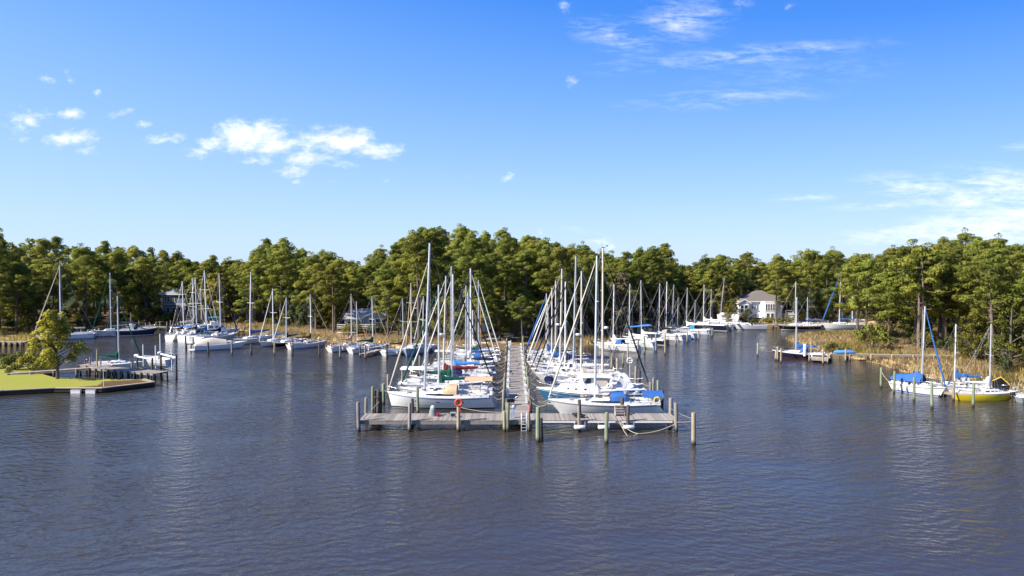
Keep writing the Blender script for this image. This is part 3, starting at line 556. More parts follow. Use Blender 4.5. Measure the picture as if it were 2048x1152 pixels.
CV = dict(
    blue=mat('royal_blue_canvas', (.045, .14, .40), .85, var=.14, scale=5, spec=.1, bump=.5), sky=mat('light_blue_canvas', (.10, .30, .68), .85, var=.14, scale=5, spec=.1, bump=.5),
    navy=mat('navy_canvas', (.014, .022, .075), .85, var=.14, scale=5, spec=.1, bump=.5), green=mat('forest_green_canvas', (.008, .085, .058), .85, var=.16, scale=5, spec=.1, bump=.5),
    maroon=mat('maroon_canvas', (.20, .022, .024), .85, var=.15, scale=5, spec=.1, bump=.5), tan=mat('tan_canvas', (.62, .43, .26), .85, var=.1, scale=5, spec=.1, bump=.5),
    cream=mat('cream_canvas', (.68, .60, .48), .85, var=.1, scale=5, spec=.1, bump=.5), white=mat('white_sailcloth', (.76, .75, .72), .8, var=.07, scale=5, spec=.1, bump=.4),
    black=mat('black_canvas', (.016, .016, .018), .85, var=.12, scale=5, spec=.1, bump=.5), grey=mat('grey_canvas', (.36, .36, .36), .85, var=.12, scale=5, spec=.1, bump=.5),
    brown=mat('brown_canvas', (.14, .085, .05), .85, var=.15, scale=5, spec=.1, bump=.5), teal=mat('teal_canvas', (.03, .25, .36), .85, var=.14, scale=5, spec=.1, bump=.5))
ORANGE = mat('orange_plastic', (.70, .075, .02), .5, var=.08)
BUOYY = mat('yellow_foam', (.74, .52, .05), .7, var=.1)

ROPEM = mat('coiled_rope', (.50, .44, .36), .9, var=.2)
BOATS = []
# ------------------------------------------------------------------ shared boat parts
class Hull:
    def __init__(s, L, B, F, rake=.9, trn=.35, tw=.68, sheer=.30, p0=.32):
        s.L, s.B, s.F, s.rake, s.trn, s.tw, s.sheer, s.p0 = L, B, F, rake, trn, tw, sheer, p0
    def b(s, t): return s.B/2*(s.tw+(1-s.tw)*math.sin(min(1, t/.5)*math.pi/2)) if t < .5 else max(.03, s.B/2*(1-((t-.5)/.5)**2.3))
    def zs(s, t): return s.F*(.94+s.sheer*max(0, (t-.25)/.75)**1.7+.05*(1-t)**3)
    def pt(s, t, z):
        zs = s.zs(t); g = 1-z/zs; fr = max(0, (z+.44)/(zs+.44)); x = -s.L/2+t*s.L - s.rake*t**6*g
        x += (s.trn*(1-t)**7*g if s.trn >= 0 else -s.trn*(1-t)**7*(1-g))
        return x, s.b(t)*fr**(s.p0+.55*t**3), z
    def xs(s, t): return s.pt(t, s.zs(t))[0]
    def build(s, parent, top, boot, bottom, cove=None, transom=None, n=19):
        mb = MB(); T = [i/(n-1) for i in range(n)]; T = [t**.9 for t in T]; P = []
        for t in T:
            z_ = s.zs(t); P.append([s.pt(t, z) for z in (-.42, -.06, .06, .21, .2+.35*(z_-.3), .2+.65*(z_-.3), z_-.17, z_-.10, z_)])
        mats = [bottom, top, boot, top, top, top, cove or top, top]
        for sg in (1, -1):
            for k in range(8):
                a = [(x, sg*y, z) for x, y, z in [q[k] for q in P]]; b = [(x, sg*y, z) for x, y, z in [q[k+1] for q in P]]; vs = a+b
                fs = [(i, i+1, n+i+1, n+i) if sg < 0 else (i, n+i, n+i+1, i+1) for i in range(n-1)]
                mb.add(vs, fs, k, True)
        q = P[0]; mb.add([(x, y, z) for x, y, z in q]+[(x, -y, z) for x, y, z in q[::-1]], [tuple(range(18))], 8)
        return mb.build('hull', [mats[0]] + [mats[1] if False else m for m in mats[1:]] + [transom or top], parent)
    def deck(s, parent, m, drop=.05, name='deck'):
        mb = MB(); secs = []
        for i in range(15):
            t = i/14; x, y, z = s.pt(t, s.zs(t)-drop); y = max(.01, y-.02); secs.append([(x, -y, z), (x, -y*.5, z+.045*s.B*.75), (x, 0, z+.045*s.B), (x, y*.5, z+.045*s.B*.75), (x, y, z)])
        mb.loft(secs, closed=False, caps=(False, False)); return mb.build(name, m, parent)
    def rail(s, parent, m, r=.035, name='toe_rail'):
        mb = MB()
        for sg in (1, -1): mb.tube([(x, sg*(y-.01), z+.01) for x, y, z in [s.pt(i/14, s.zs(i/14)) for i in range(15)]], r, 4)
        x, y, z = s.pt(0, s.zs(0)); mb.tube([(x, y, z+.01), (x, -y, z+.01)], r, 4); return mb.build(name, m, parent)
    def edge(s, t, inset=.1, up=0.0, sg=1):
        x, y, z = s.pt(t, s.zs(t)); return Vector((x, sg*max(0, y-inset), z+up))
def t_of(h, x): return min(1, max(0, (x+h.L/2)/h.L))
def cabin_block(h, parent, x0, x1, w0, w1, ht0, ht1, m, wins=(), rake=(.25, .5), zoff=0.0, taper=.86, name='cabin', wname='window', wm=None):
    """a house lofted along x; WINS are (from, to, low, high) fractions of its side"""
    n = 9; secs = []; S = []
    for i in range(n):
        f = i/(n-1); x = x0+(x1-x0)*f; w = w0+(w1-w0)*f**1.4; ht = ht0+(ht1-ht0)*f; zb = h.zs(t_of(h, x))-.02+zoff; S.append((x, w/2, zb, ht))
    def P(f, v, sg):            # point on the side wall
        i = min(n-2, int(f*(n-1))); q = f*(n-1)-i; a, b = S[i], S[i+1]; x, w, z, ht = [a[j]+(b[j]-a[j])*q for j in range(4)]
        x = x + (rake[0]*v*(1-f)**4 - rake[1]*v*f**4); return Vector((x, sg*w*(1-(1-taper)*v), z+ht*v))
    for i in range(n):
        f = i/(n-1); r = [P(f, 0, -1)-Vector((0, 0, .12)), P(f, .8, -1), P(f, 1, -1)*1]; zt = r[2].z; r[2] = r[2] + Vector((0, r[2].y*-.06, 0)); c = Vector((r[2].x, 0, zt+.05*(w0+w1)*.5))
        secs.append(r + [c] + [Vector((q.x, -q.y, q.z)) for q in r[::-1]])
    mb = MB(); mb.loft(secs, closed=True, smooth=False); cb = mb.build(name, m, parent)
    for (a, b, lo, hi) in wins:
        for sg in (-1, 1):
            wb = MB(); k = 4; lows = [P(a+(b-a)*i/k, lo, sg) for i in range(k+1)]; his = [P(a+(b-a)*i/k*.94+.03*(b-a), hi, sg) for i in range(k+1)]; o = Vector((0, sg*.008, .002)); o2 = Vector((0, -sg*.03, 0))
            vs = [q+o for q in lows]+[q+o for q in his]; fs = [(i, i+1, k+2+i, k+1+i) if sg < 0 else (i, k+1+i, k+2+i, i+1) for i in range(k)]; wb.add(vs, fs); vb = [q+o2 for q in lows]+[q+o2 for q in his]; wb.add(vb, [f[::-1] for f in fs])
            wb.add(vs+vb, [(0, k+1, 3*k+3, 2*k+2), (k, 3*k+2, 4*k+3, 2*k+1)]); wb.build(wname, wm or GLASS, cb)
    return cb, P
def lumpy_roll(mb, p0, p1, h0, h1, w, seed, n=14):
    r = random.Random(seed); secs = []
    for i in range(n):
        f = i/(n-1); c = Vector(p0).lerp(Vector(p1), f); hh = h0+(h1-h0)*f**.7 + .5*h0*math.exp(-f*8); hh *= r.uniform(.86, 1.1); ww = w*(1-.35*f)*r.uniform(.9, 1.1); sag = r.uniform(-.02, .02)
        secs.append([c+Vector((0, ww*math.sin(a)*(.8 if math.cos(a) > 0 else 1), (hh*math.cos(a)*.5+hh*.32+sag))) for a in [2*math.pi*j/8 for j in range(8)]])
    mb.loft(secs, closed=True)
def canopy(parent, x0, x1, w, z, m, name='bimini', crown=.18, fm=None, legs=True, zdeck=1.2, droop=.0):
    mb = MB(); secs = []
    for i in range(7):
        f = i/6; x = x0+(x1-x0)*f; dz = -droop*(abs(2*f-1)**3)
        secs.append([(x, w/2*math.sin(a), z+dz+crown*(math.cos(a)-1)*1.0) for a in np.linspace(-1.35, 1.35, 9)])
    vs = [q for sc in secs for q in sc]; k = 9
    mb.loft(secs, closed=False, caps=(False, False)); mb.loft([[(a, b, c-.03) for a, b, c in sc[::-1]] for sc in secs], closed=False, caps=(False, False))
    for sc in (secs[0], secs[-1]): mb.tube(sc, .03, 4)
    o = mb.build(name, m, parent)
    if legs:
        fb = MB(); zz = secs[0][0][2]
        for sg in (-1, 1):
            for xx in (x0, x1): fb.tube([(xx, sg*w/2*.97, zz), ((x0+x1)/2+(xx-(x0+x1)/2)*.25, sg*w/2, zdeck)], .022, 5)
        fb.build(name+'_frame', fm or STEEL, parent)
    return o
def dodger(parent, x0, x1, w, z, ht, m):
    """spray hood: X1 is the raked front, X0 the open aft edge"""
    mb = MB(); secs = []
    for f, hh, ww in ((0, ht, w), (.5, ht*1.02, w), (.78, ht*.86, w*.95), (1.0, .02, w*.86)):
        x = x0+(x1-x0)*f; secs.append([(x, ww/2*math.copysign(abs(math.sin(a))**.6, math.sin(a)), z+hh*max(0, math.cos(a))**.55) for a in np.linspace(-math.pi/2, math.pi/2, 11)])
    mb.loft(secs, closed=False, caps=(False, True)); o = mb.build('dodger', m, parent)
    wb = MB(); a, b = secs[2], secs[3]
    for i0, i1 in ((2, 5), (5, 8)):
        q = [Vector(a[i0]).lerp(Vector(b[i0]), .15), Vector(a[i1]).lerp(Vector(b[i1]), .15), Vector(a[i1]).lerp(Vector(b[i1]), .7), Vector(a[i0]).lerp(Vector(b[i0]), .7)]
        wb.add([v+Vector((.012 if x1 > x0 else -.012, 0, .012)) for v in q], [(0, 1, 2, 3)])
    wb.build('window', GLASS, o); return o
def rails(h, parent, near):
    f = MB(); f2 = MB()
    for sg in (-1, 1):
        a, b, c = h.edge(.93, .06, 0, sg), h.edge(.80, .08, 0, sg), h.edge(.995, .0, .0, sg)
        f.tube([b, b+Vector((0, 0, .6)), a+Vector((0, 0, .62)), Vector((c.x-.05, sg*.08, c.z+.66))], .022, 4); f.tube([a, a+Vector((0, 0, .62))], .02, 4)
        d, e = h.edge(.01, .1, 0, sg), h.edge(.12, .1, 0, sg)
        f2.tube([e, e+Vector((0, 0, .62)), d+Vector((0, 0, .62)), Vector((d.x, sg*.3, d.z+.62))], .022, 4); f2.tube([d, d+Vector((0, 0, .62))], .02, 4)
    x = h.edge(.995); f.tube([(x.x-.05, -.08, x.z+.66), (x.x-.05, .08, x.z+.66)], .022, 4); f.build('pulpit', STEEL, parent); f2.build('pushpit', STEEL, parent)
    if near:
        l = MB()
        for sg in (-1, 1):
            for hh in (.32, .60): l.tube([h.edge(t, .08, hh, sg) for t in (.12, .25, .4, .55, .68, .80)], .009, 3)
            for t in (.25, .4, .55, .68): l.tube([h.edge(t, .08, 0, sg), h.edge(t, .08, .61, sg)], .016, 4)
        l.build('lifeline', STEEL, parent)
def outboard(parent, p, s=1.0, m=None):
    mb = MB(); x, y, z = p; mb.loft([[(x+a*s, y+b*s*w, z+.55*s+c*s) for a, b in ((-.28, -.14), (.22, -.14), (.22, .14), (-.28, .14))] for c, w in ((-.05, .8), (.08, 1), (.3, .95), (.38, .6))]); mb.tube([(x-.02, y, z+.5*s), (x-.05, y, z-.45*s)], .07*s, 6); mb.box((x-.1, y, z-.5*s), (.34*s, .1*s, .16*s)); mb.tube([(x+.2*s, y, z+.55*s), (x+.6*s, y, z+.62*s)], .03*s, 5)
    return mb.build('outboard_motor', m or RUBBER, parent)
def ring_buoy(parent, p, m, R_=.3, axis='Y', name='life_ring', band=None):
    mb = MB(); mb.torus(p, R_, .085, axis, 20, 7, mfun=(lambda i: 1 if i % 5 == 0 else 0)); return mb.build(name, [m, band or WHITE], parent)

def sailboat(label, x, y, rz, L=10, mastH=13, m=.58, px_rake=0.0, B=None, F=None, top=WHITE, boot=None, bottom=ANTIFOUL, cove=None, deck=NONSKID, rake=None, trn=.4, cabin='trunk', cover=None, cover_h=.42, boom=True, boom_len=None, furl='white', mastm=None, spreaders=1,
             bim=None, dodg=None, wheel=False, radar=False, ring=None, near=False, rail=None, toerail=None, at_mast=True, group=None, seed=0, outb=False, bowsprit=0, tent=None, davit=None, backstay=True, furl_r=.075, hullwin=False, arch=False, pole=False, wood=False, cabm=None, name='sailboat', mizzen=None, solar=False, bim_h=1.95):
    sr = random.Random(seed*7+1); boot = boot or CV[sr.choice(['navy', 'blue', 'black', 'maroon', 'navy', 'green'])]; cove = cove or (CV[sr.choice(['navy', 'blue', 'maroon'])] if sr.random() < .45 and top is WHITE else None); mastm = mastm or sr.choice([ALU, ALU, MASTW, ALUG, MASTB])
    B = B or L*.27+.45; F = F or .085*L+.22; h = Hull(L, B, F, rake if rake is not None else .10*L, trn, sheer=.26)
    fwd = Vector((math.cos(rz), math.sin(rz), 0)); mx = -L/2 + m*L
    loc = Vector((x, y, 0)) - (fwd*mx if at_mast else Vector()); t = thing(name, label, 'sailboat', loc, rz, group)
    t.rotation_euler = (random.uniform(-.012, .012), 0, rz); t.location.z = random.uniform(-.03, .03)
    BOATS.append((t, h, x, y, rz))
    h.build(t, top, boot or CV['navy'], bottom, cove); dk = h.deck(t, deck); h.rail(t, rail or (TEAK if wood else WHITE), .03)
    zd = lambda xx: h.zs(t_of(h, xx))+.03
    cx0, cx1 = -.10*L, .24*L
    cm = cabm or WHITE
    if cabin == 'sleek':
        cb, P = cabin_block(h, t, -.14*L, .30*L, B*.68, B*.24, .60, .16, cm, [(.02, .66, .26, .72)], (.1, .9), taper=.8); ch = .56
    elif cabin == 'raised':
        cb, P = cabin_block(h, t, cx0, cx1, B*.66, B*.42, .62, .40, cm, [(.08, .34, .30, .74), (.42, .62, .34, .72), (.70, .84, .38, .70)], taper=.84); ch = .62
    elif cabin == 'pilot':
        cb, P = cabin_block(h, t, cx0, cx1, B*.66, B*.42, .5, .38, cm, [(.30, .45, .35, .72), (.55, .68, .35, .72), (.76, .86, .38, .70)], taper=.86); cabin_block(h, t, -.14*L, .05*L, B*.6, B*.5, .82, .76, cm, [(.08, .30, .25, .82), (.38, .62, .25, .82), (.70, .92, .25, .82)], (.0, .35), zoff=.42, taper=.88, name='pilothouse'); ch = 1.2
    else:
        cb, P = cabin_block(h, t, cx0, cx1, B*.62, B*.38, .46, .32, cm, [(.10, .30, .35, .70), (.38, .52, .38, .70), (.62, .72, .40, .70), (.80, .88, .42, .70)], taper=.85); ch = .46
    hb = MB(); hb.box((cx1+.06*L, 0, zd(cx1+.06*L)+.07), (.5, .5, .06)); hb.build('hatch', GLASS, t)
    if near:
        for xx in (.06*L, .16*L): q = MB(); q.box((xx, 0, zd(xx)+ch*.85+.02), (.42, .42, .06)); q.build('hatch', GLASS, cb)
        for sg in (-1, 1):
            for xx in (-.18*L, -.26*L): w = MB(); w.tube([(xx, sg*B*.36, zd(xx)+.25), (xx, sg*B*.36, zd(xx)+.42)], [.08, .06], 8); w.build('winch', STEEL, t)
    # cockpit: coamings, seats, sole
    ck = MB(); ca, cz = -.44*L, -.12*L; zz = zd(-.3*L)
    for sg in (-1, 1): ck.box(((ca+cz)/2, sg*B*.34, zz+.09), (cz-ca, .16, .34)); ck.box(((ca+cz)/2, sg*B*.24, zz-.02), (cz-ca-.2, B*.16, .12))
    ck.box((ca, 0, zz+.05), (.18, B*.6, .26)); ck.box(((ca+cz)/2, 0, zz-.06), (cz-ca, B*.34, .16), mi=1); ck.build('cockpit', [WHITE, TEAK if wood else GREYDECK], t)
    dw = MB(); dw.box((cx0-.035 if cabin != 'sleek' else -.14*L-.02, 0, zd(cx0)+.20), (.05, .6, .42)); dw.build('companionway', TEAK, cb)
    if hullwin:
        for f in (.30, .52, .72):
            for sg in (-1, 1):
                q = MB(); x_, y_, z_ = h.pt(f, h.zs(f)*.66); q.box((x_, sg*(y_+.004), z_), (.42, .02, .11)); q.build('hull_port', GLASS, t)
    # rig
    zm = zd(mx) + (ch*.8 if abs(mx-cx1) < .5*L and mx < cx1 else .05); mm = mastm or ALU; rk = px_rake
    mt = MB(); k = 8; r0 = .060+.0042*mastH
    mp = lambda f: Vector((mx-rk*f, 0, zm-.1+(mastH-zm+.1)*f)); mt.tube([mp(i/k) for i in range(k+1)], [r0*(1-.28*(i/k)**2) for i in range(k+1)], 8)
    mast = mt.build('mast', mm, t)
    tp = mp(1); g = MB(); g.tube([tp, tp+Vector((-.15, .08, .75))], .012, 3); g.tube([tp+Vector((.05, 0, .02)), tp+Vector((.5, 0, .18))], .012, 3); g.box(tp+Vector((.5, 0, .24)), (.25, .02, .1)); g.box(tp+Vector((0, 0, .03)), (.36, .08, .10)); g.build('masthead_gear', RUBBER, mast)
    rg = MB(); RW = .014 if y < 100 else .018
    fr_sp = {0: [], 1: [.52], 2: [.38, .68], 3: [.3, .52, .76]}[spreaders]; sw = B*.36
    for f in fr_sp:
        for sg in (-1, 1): sp = MB(); p = mp(f); sp.tube([p, p+Vector((-.12, sg*sw*(1-.25*f), .06))], [.045, .03], 5); sp.build('spreader', mm, mast)
    for sg in (-1, 1):
        pts = [mp(.985)] + [mp(f)+Vector((-.12, sg*sw*(1-.25*f), .06)) for f in fr_sp[::-1]] + [h.edge(t_of(h, mx-.1), .12, 0, sg)]
        rg.tube(pts, RW, 3, cap=False)
        for f in fr_sp[:1]:
            for dx in (-.5, .45): rg.tube([mp(f), h.edge(t_of(h, mx+dx), .12, 0, sg)], RW, 3, cap=False)
    bow = Vector((h.xs(1)-.12+bowsprit, 0, h.zs(1)+.05))
    if backstay: rg.tube([mp(.995), Vector((h.xs(0)+.1, 0, h.zs(0)+.1))], RW, 3, cap=False)
    ff = .985 if m < .63 else .90
    if not furl: rg.tube([mp(ff), bow], RW, 3, cap=False)
    rg.build('rigging', WIRE, t)
    if bowsprit: q = MB(); q.tube([(h.xs(1)-1.0, 0, h.zs(1)+.06), bow], .07, 6); q.build('bowsprit', TEAK, t)
    if furl:
        q = MB(); a, b = bow+Vector((0, 0, .35)), mp(ff); pts = [a.lerp(b, f)+Vector((0, 0, -.10*math.sin(math.pi*f))) for f in np.linspace(0, .96, 9)]
        q.tube(pts, [furl_r*s_ for s_ in (.8, 1.25, 1.3, 1.2, 1.1, 1.0, .85, .7, .45)], 6); q.tube([bow, pts[0]], .02, 4); q.tube([pts[-1], b], .014, 3); q.tube([bow+Vector((0, 0, .18)), bow+Vector((0, 0, .30))], [.12, .12], 8); q.build('furled_headsail', CV[furl], t)
    bz = max(zd(cx0)+ch+.45, zm+.55); bl = boom_len or .40*L; bend = Vector((mx-rk*.05-bl, 0, bz+.02*L))
    if boom:
        bm = MB(); bm.tube([(mx-.12, 0, bz), bend], .065, 7); bo = bm.build('boom', mm, t)
        q = MB(); q.tube([bend+Vector((.3, 0, 0)), Vector((bend.x+.35, 0, zd(bend.x)+.1))], .018, 4); q.tube([bend, mp(.99)], .010, 3, cap=False); q.build('mainsheet', WIRE, bo)
        if cover:
            cv = MB(); lumpy_roll(cv, (mx-.22, 0, bz), bend+Vector((.15, 0, 0)), cover_h*1.25, cover_h*.55, .17, seed+3)
            cv.loft([[(mx-.10+q_[0]*w-dx_, q_[1]*w*.9, bz+zz_) for q_ in ((.24, .0), (.12, .15), (-.20, .17), (-.5, 0), (-.20, -.17), (.12, -.15))] for zz_, w, dx_ in ((-.18, 1.0, .05), (.12, 1.15, .12), (.38, 1.0, .06), (.62, .72, .0), (.85, .5, -.02))])
            cv.build('sail_cover', CV[cover], bo)
    if mizzen:
        zq, hm = mizzen; q = MB(); q.tube([(zq, 0, zd(zq)), (zq-.1, 0, hm)], [.085, .06], 7); q.build('mizzen_mast', mm, t)
    if radar: q = MB(); p = mp(.40); q.tube([p, p+Vector((.35, 0, .02))], .05, 5); q.loft([[(p.x+.42+.30*w*math.cos(a), p.y+.30*w*math.sin(a), p.z+dz) for a in np.linspace(0, 2*math.pi, 12, endpoint=False)] for dz, w in ((.02, .8), (.08, 1), (.2, 1), (.28, .7))]); q.build('radar_dome', WHITE, mast)
    rails(h, t, near)
    if wheel: q = MB(); q.torus((-.36*L, 0, zz+.75), .42, .025, 'X', 18, 5); q.tube([(-.36*L+.05, 0, zz), (-.36*L+.05, 0, zz+.8)], .07, 6); [q.tube([(-.36*L, 0, zz+.75), (-.36*L, .42*math.cos(a), zz+.75+.42*math.sin(a))], .012, 3) for a in (0, 1.05, 2.1, 3.14, 4.2, 5.2)]; q.build('wheel', STEEL, t)
    if dodg: dodger(t, -.145*L, -.01*L, B*.62, zd(-.1*L)+ch*.5, .78, CV[dodg])
    if bim: canopy(t, -.47*L, (-.22 if bim_h > 1.5 else -.30)*L, B*.66, zd(-.3*L)+bim_h, CV[bim], crown=.22 if bim_h > 1.5 else .62, zdeck=zd(-.3*L)+.1)
    if arch:
        q = MB()
        for sg in (-1, 1): q.tube([h.edge(.03, .15, 0, sg), h.edge(.0, .2, 1.5, sg), Vector((h.xs(0)-.2, 0, h.zs(0)+1.6))], .035, 5)
        q.box((h.xs(0)-.2, 0, h.zs(0)+1.66), (.7, B*.55, .04), mi=1); q.build('stern_arch', [STEEL, GLASS], t)
    if pole: q = MB(); p = h.edge(.02, .25, 0, 1); q.tube([p, p+Vector((0, 0, 2.6))], .035, 5); q.torus(p+Vector((0, 0, 2.7)), .33, .07, 'Y', 18, 6); q.tube([p+Vector((-.34, 0, 2.7)), p+Vector((.34, 0, 2.7))], .04, 4); q.build('wind_generator', WHITE, t)
    if ring: ring_buoy(t, h.edge(.03, .05, .45, -1 if math.cos(rz) > 0 else 1), ring)
    if outb: outboard(t, (h.xs(0)-.15, B*.15, h.zs(0)-.35), .9, WHITE if outb == 'white' else RUBBER)
    if tent:
        q = MB(); secs = []
        for i in range(9):
            f = i/8; xx = -.44*L+f*.54*L; zc = bz+.10+.05*math.sin(9*f)+.55*max(0, 1-abs(f-.80)*1.6); w = B*.47*(1-.25*f); lo = zd(xx)+.42; secs.append([(xx, -w, lo), (xx, -w*.9, lo+.35*(zc-lo)), (xx, -w*.35, zc-.14), (xx, 0, zc), (xx, w*.35, zc-.14), (xx, w*.9, lo+.35*(zc-lo)), (xx, w, lo)])
        q.loft(secs, closed=False, caps=(False, False)); q.build('boom_tent', CV[tent], t)
    if davit:
        q = MB(); xx = h.xs(0)-.75
        for sg in (-1, 1): q.tube([(h.xs(0)+.2, sg*.9, h.zs(0)), (h.xs(0)+.1, sg*.9, h.zs(0)+1.3), (xx, sg*.9, h.zs(0)+1.5)], .04, 5)
        q.build('davit', STEEL, t)
        q = MB(); q.loft([[(xx+w*.62*math.sin(a), yy, h.zs(0)+.75+.34*w*math.cos(a)) for a in np.linspace(0, 2*math.pi, 10, endpoint=False)] for yy, w in ((-1.35, .25), (-1.2, .85), (0, 1), (1.1, .9), (1.35, .4))]); q.build('covered_dinghy', CV[davit], t)
    rr = random.Random(seed*13+5)
    if near or y < 125:
        for i in range(rr.randint(2, 4) if y > 79.2 else 0):
            f = rr.uniform(.22, .72); sg = rr.choice((-1, 1)); p = h.edge(f, -.12, -.25, sg); q = MB(); q.tube([p+Vector((0, 0, -.38)), p+Vector((0, 0, -.30)), p+Vector((0, 0, .12)), p+Vector((0, 0, .2))], [.05, .12, .12, .04], 8); q.tube([p+Vector((0, 0, .15)), h.edge(f, .1, .3, sg)], .012, 3); q.build('fender', CV[rr.choice(['white', 'navy', 'white', 'black'])], t)
        q = MB()
        for i in range(rr.randint(4, 8)):
            xx = rr.uniform(-.4*L, .38*L); yy = rr.uniform(-.5, .5)*B*.55*(1-max(0, xx/L)); zz_ = zd(xx)+(ch if cx0 < xx < cx1 and abs(yy) < B*.25 else .0); s_ = rr.uniform(.12, .3); k_ = rr.random()
            if k_ < .5: q.torus((xx, yy, zz_+.06), s_*.8, .05, 'Z', 10, 4, mi=rr.randrange(3))
            else: q.box((xx, yy, zz_+s_*.4), (s_*1.6, s_, s_*.8), rr.uniform(0, 3), mi=rr.randrange(3))
        q.build('deck_gear', [CV[rr.choice(['cream', 'tan', 'grey'])], CV[rr.choice(['navy', 'blue', 'black', 'brown'])], ROPEM], t)
    if solar: q = MB(); q.box((-.36*L, 0, zd(-.3*L)+2.0), (.9, 1.3, .04)); q.build('solar_panel', GLASS, t)
    return t

def motorboat(label, x, y, rz, L=9, B=None, F=None, top=WHITE, boot=None, bottom=ANTIFOUL, cove=None, blocks=(), arch=None, canv=(), hard=None, platform=False, pole=None, group=None, name='motorboat', rake=None, z=0.0, outb=None, rail=True, windshield=None, sheer=.34, cat='motorboat', openb=False, deckm=NONSKID):
    B = B or L*.31+.15; F = F or .105*L+.15; h = Hull(L, B, F, rake if rake is not None else .13*L, .05, tw=.86, sheer=sheer, p0=.25); t = thing(name, label, cat, (x, y, z), rz, group)
    BOATS.append((t, h, x, y, rz)); zd = lambda xx: h.zs(t_of(h, xx))+.03
    h.build(t, top, boot or CV['navy'], bottom, cove); h.deck(t, deckm, drop=.05 if not openb else .42*F); h.rail(t, WHITE, .045, name='rub_rail')
    for (nm, x0, x1, w0, w1, h0, h1, m, wins, rk, zo) in blocks: cabin_block(h, t, x0*L, x1*L, w0*B, w1*B, h0, h1, m, wins, rk, zoff=zo, taper=.9, name=nm)
    if windshield:
        xa, xb, hh = windshield; q = MB(); za = zd(xa*L); q.add([(xb*L, -B*.28, za), (xb*L, B*.28, za), (xa*L, B*.36, za+hh), (xa*L, -B*.36, za+hh), (xa*L-.7, B*.40, za), (xa*L-.5, B*.38, za+hh*.9), (xa*L-.7, -B*.40, za), (xa*L-.5, -B*.38, za+hh*.9)], [(0, 1, 2, 3), (1, 4, 5, 2), (6, 0, 3, 7)]); q.build('windshield', GLASS, t)
    if arch:
        xa, hh, m = arch; q = MB(); za = zd(xa*L)
        q.loft([[(xa*L+dx+o, yy, za+zz) for dx, o in ((-.25, s_), (.25, s_))] + [(xa*L+.25+s_, yy*.93, za+zz-.12), (xa*L-.25+s_, yy*.93, za+zz-.12)] for yy, zz, s_ in ((-B*.46, 0, .6), (-B*.42, hh*.85, .1), (-B*.28, hh, 0), (B*.28, hh, 0), (B*.42, hh*.85, .1), (B*.46, 0, .6))], smooth=False); q.build('radar_arch', m, t)
    for (x0, x1, w, zc, m, dr, nm) in canv: canopy(t, x0*L, x1*L, w*B, zd(x0*L)+zc, m, name=nm, crown=.22, legs=True, zdeck=zd(x0*L), droop=dr)
    if platform: q = MB(); q.box((h.xs(0)-.42, 0, .22), (.85, B*.8, .09)); q.build('swim_platform', WHITE, t)
    if pole: q = MB(); q.tube([(pole[0]*L, 0, zd(pole[0]*L)), (pole[0]*L-.05, 0, pole[1])], [.045, .025], 5); q.build('pole_mast', MASTW, t)
    if rail:
        q = MB()
        for sg in (-1, 1):
            q.tube([h.edge(f, .07, .62 if f > .56 else .05, sg) for f in (.52, .56, .7, .82, .92)]+[Vector((h.xs(1)-.05, 0, h.zs(1)+.7))], .022, 4)
            for f in (.62, .75, .87): q.tube([h.edge(f, .07, 0, sg), h.edge(f, .07, .62, sg)], .018, 4)
        q.build('bow_rail', STEEL, t)
    if outb: outboard(t, (h.xs(0)-.15, 0, h.zs(0)-.2), outb)
    return t, h
# ------------------------------------------------------------------ the fleet
def H(px, py, Y): return at(px, py, Y).z
def X(px, Y): return (px-1024)/FPX*Y
PI = math.pi
GW, GE, GQ, GP = 'sailboats on the west side of the pier', 'sailboats on the east side of the pier', 'sailboats stern-to along the east bank', 'boats along the west bank'
# west side of the pier, near to far
sailboat('largest white sloop next to the pier head, tan bimini and dark hull stripe', X(848, 75), 75, PI, L=11.9, mastH=H(860, 486, 75), m=.66, px_rake=.66, F=1.42, B=3.9, trn=-.55, rake=.42, cabin='sleek', boot=CV['black'], cove=None, cover=None, boom_len=5.2, spreaders=2, bim='tan', dodg='tan', wheel=True, near=True, hullwin=True, furl='cream', backstay=False, group=GW, outb='white', seed=1)
sailboat('white sloop with a long green boom cover just behind the largest white sloop', X(877, 79.6), 79.6, PI, L=10.8, mastH=H(880, 569, 79.6), m=.58, cover='green', cover_h=.45, furl='green', furl_r=.085, near=True, dodg='white', group=GW, seed=2, cabin='raised', radar=False)
sailboat('white sloop bow to the pier with a short bulky green sail cover on its boom', X(903, 83.9), 83.9, 0, L=11.5, mastH=H(906, 532, 83.9), m=.57, cover='green', cover_h=.55, boom_len=3.9, furl='black', near=True, spreaders=2, bim='white', group=GW, seed=3)
sailboat('white sloop with a tall maroon sail cover bunched at its mast', X(886, 88.2), 88.2, PI, L=10.5, mastH=H(893, 552, 88.2), m=.58, px_rake=.4, cover='maroon', cover_h=.62, boom_len=4.6, dodg='navy', near=True, group=GW, seed=4, radar=True)
sailboat('white sloop with a loose light blue sail cover, west side of the pier', X(906, 92.6), 92.6, PI, L=10.2, mastH=H(908, 548, 92.6), m=.57, cover='sky', cover_h=.6, boom_len=3.7, bim='navy', near=True, group=GW, seed=5)
sailboat('white sloop bow to the pier with grey boom cover and dark furled headsail', X(932, 97), 97, 0, L=9.8, mastH=H(929, 571, 97), m=.58, cover='grey', furl='black', group=GW, seed=6)
sailboat('tall masted white sloop bow to the pier with white sail cover and white headsail', X(941, 101.3), 101.3, 0, L=9.6, mastH=H(939.5, 537, 101.3), m=.58, cover='white', spreaders=2, group=GW, seed=7, bim='cream')
sailboat('white sloop with low dark cabin top and blue canvas, amid the west pier slips', X(936, 105.7), 105.7, PI, L=8.6, mastH=H(935, 583, 105.7), m=.58, cover='blue', dodg='blue', group=GW, seed=8, cabin='raised')
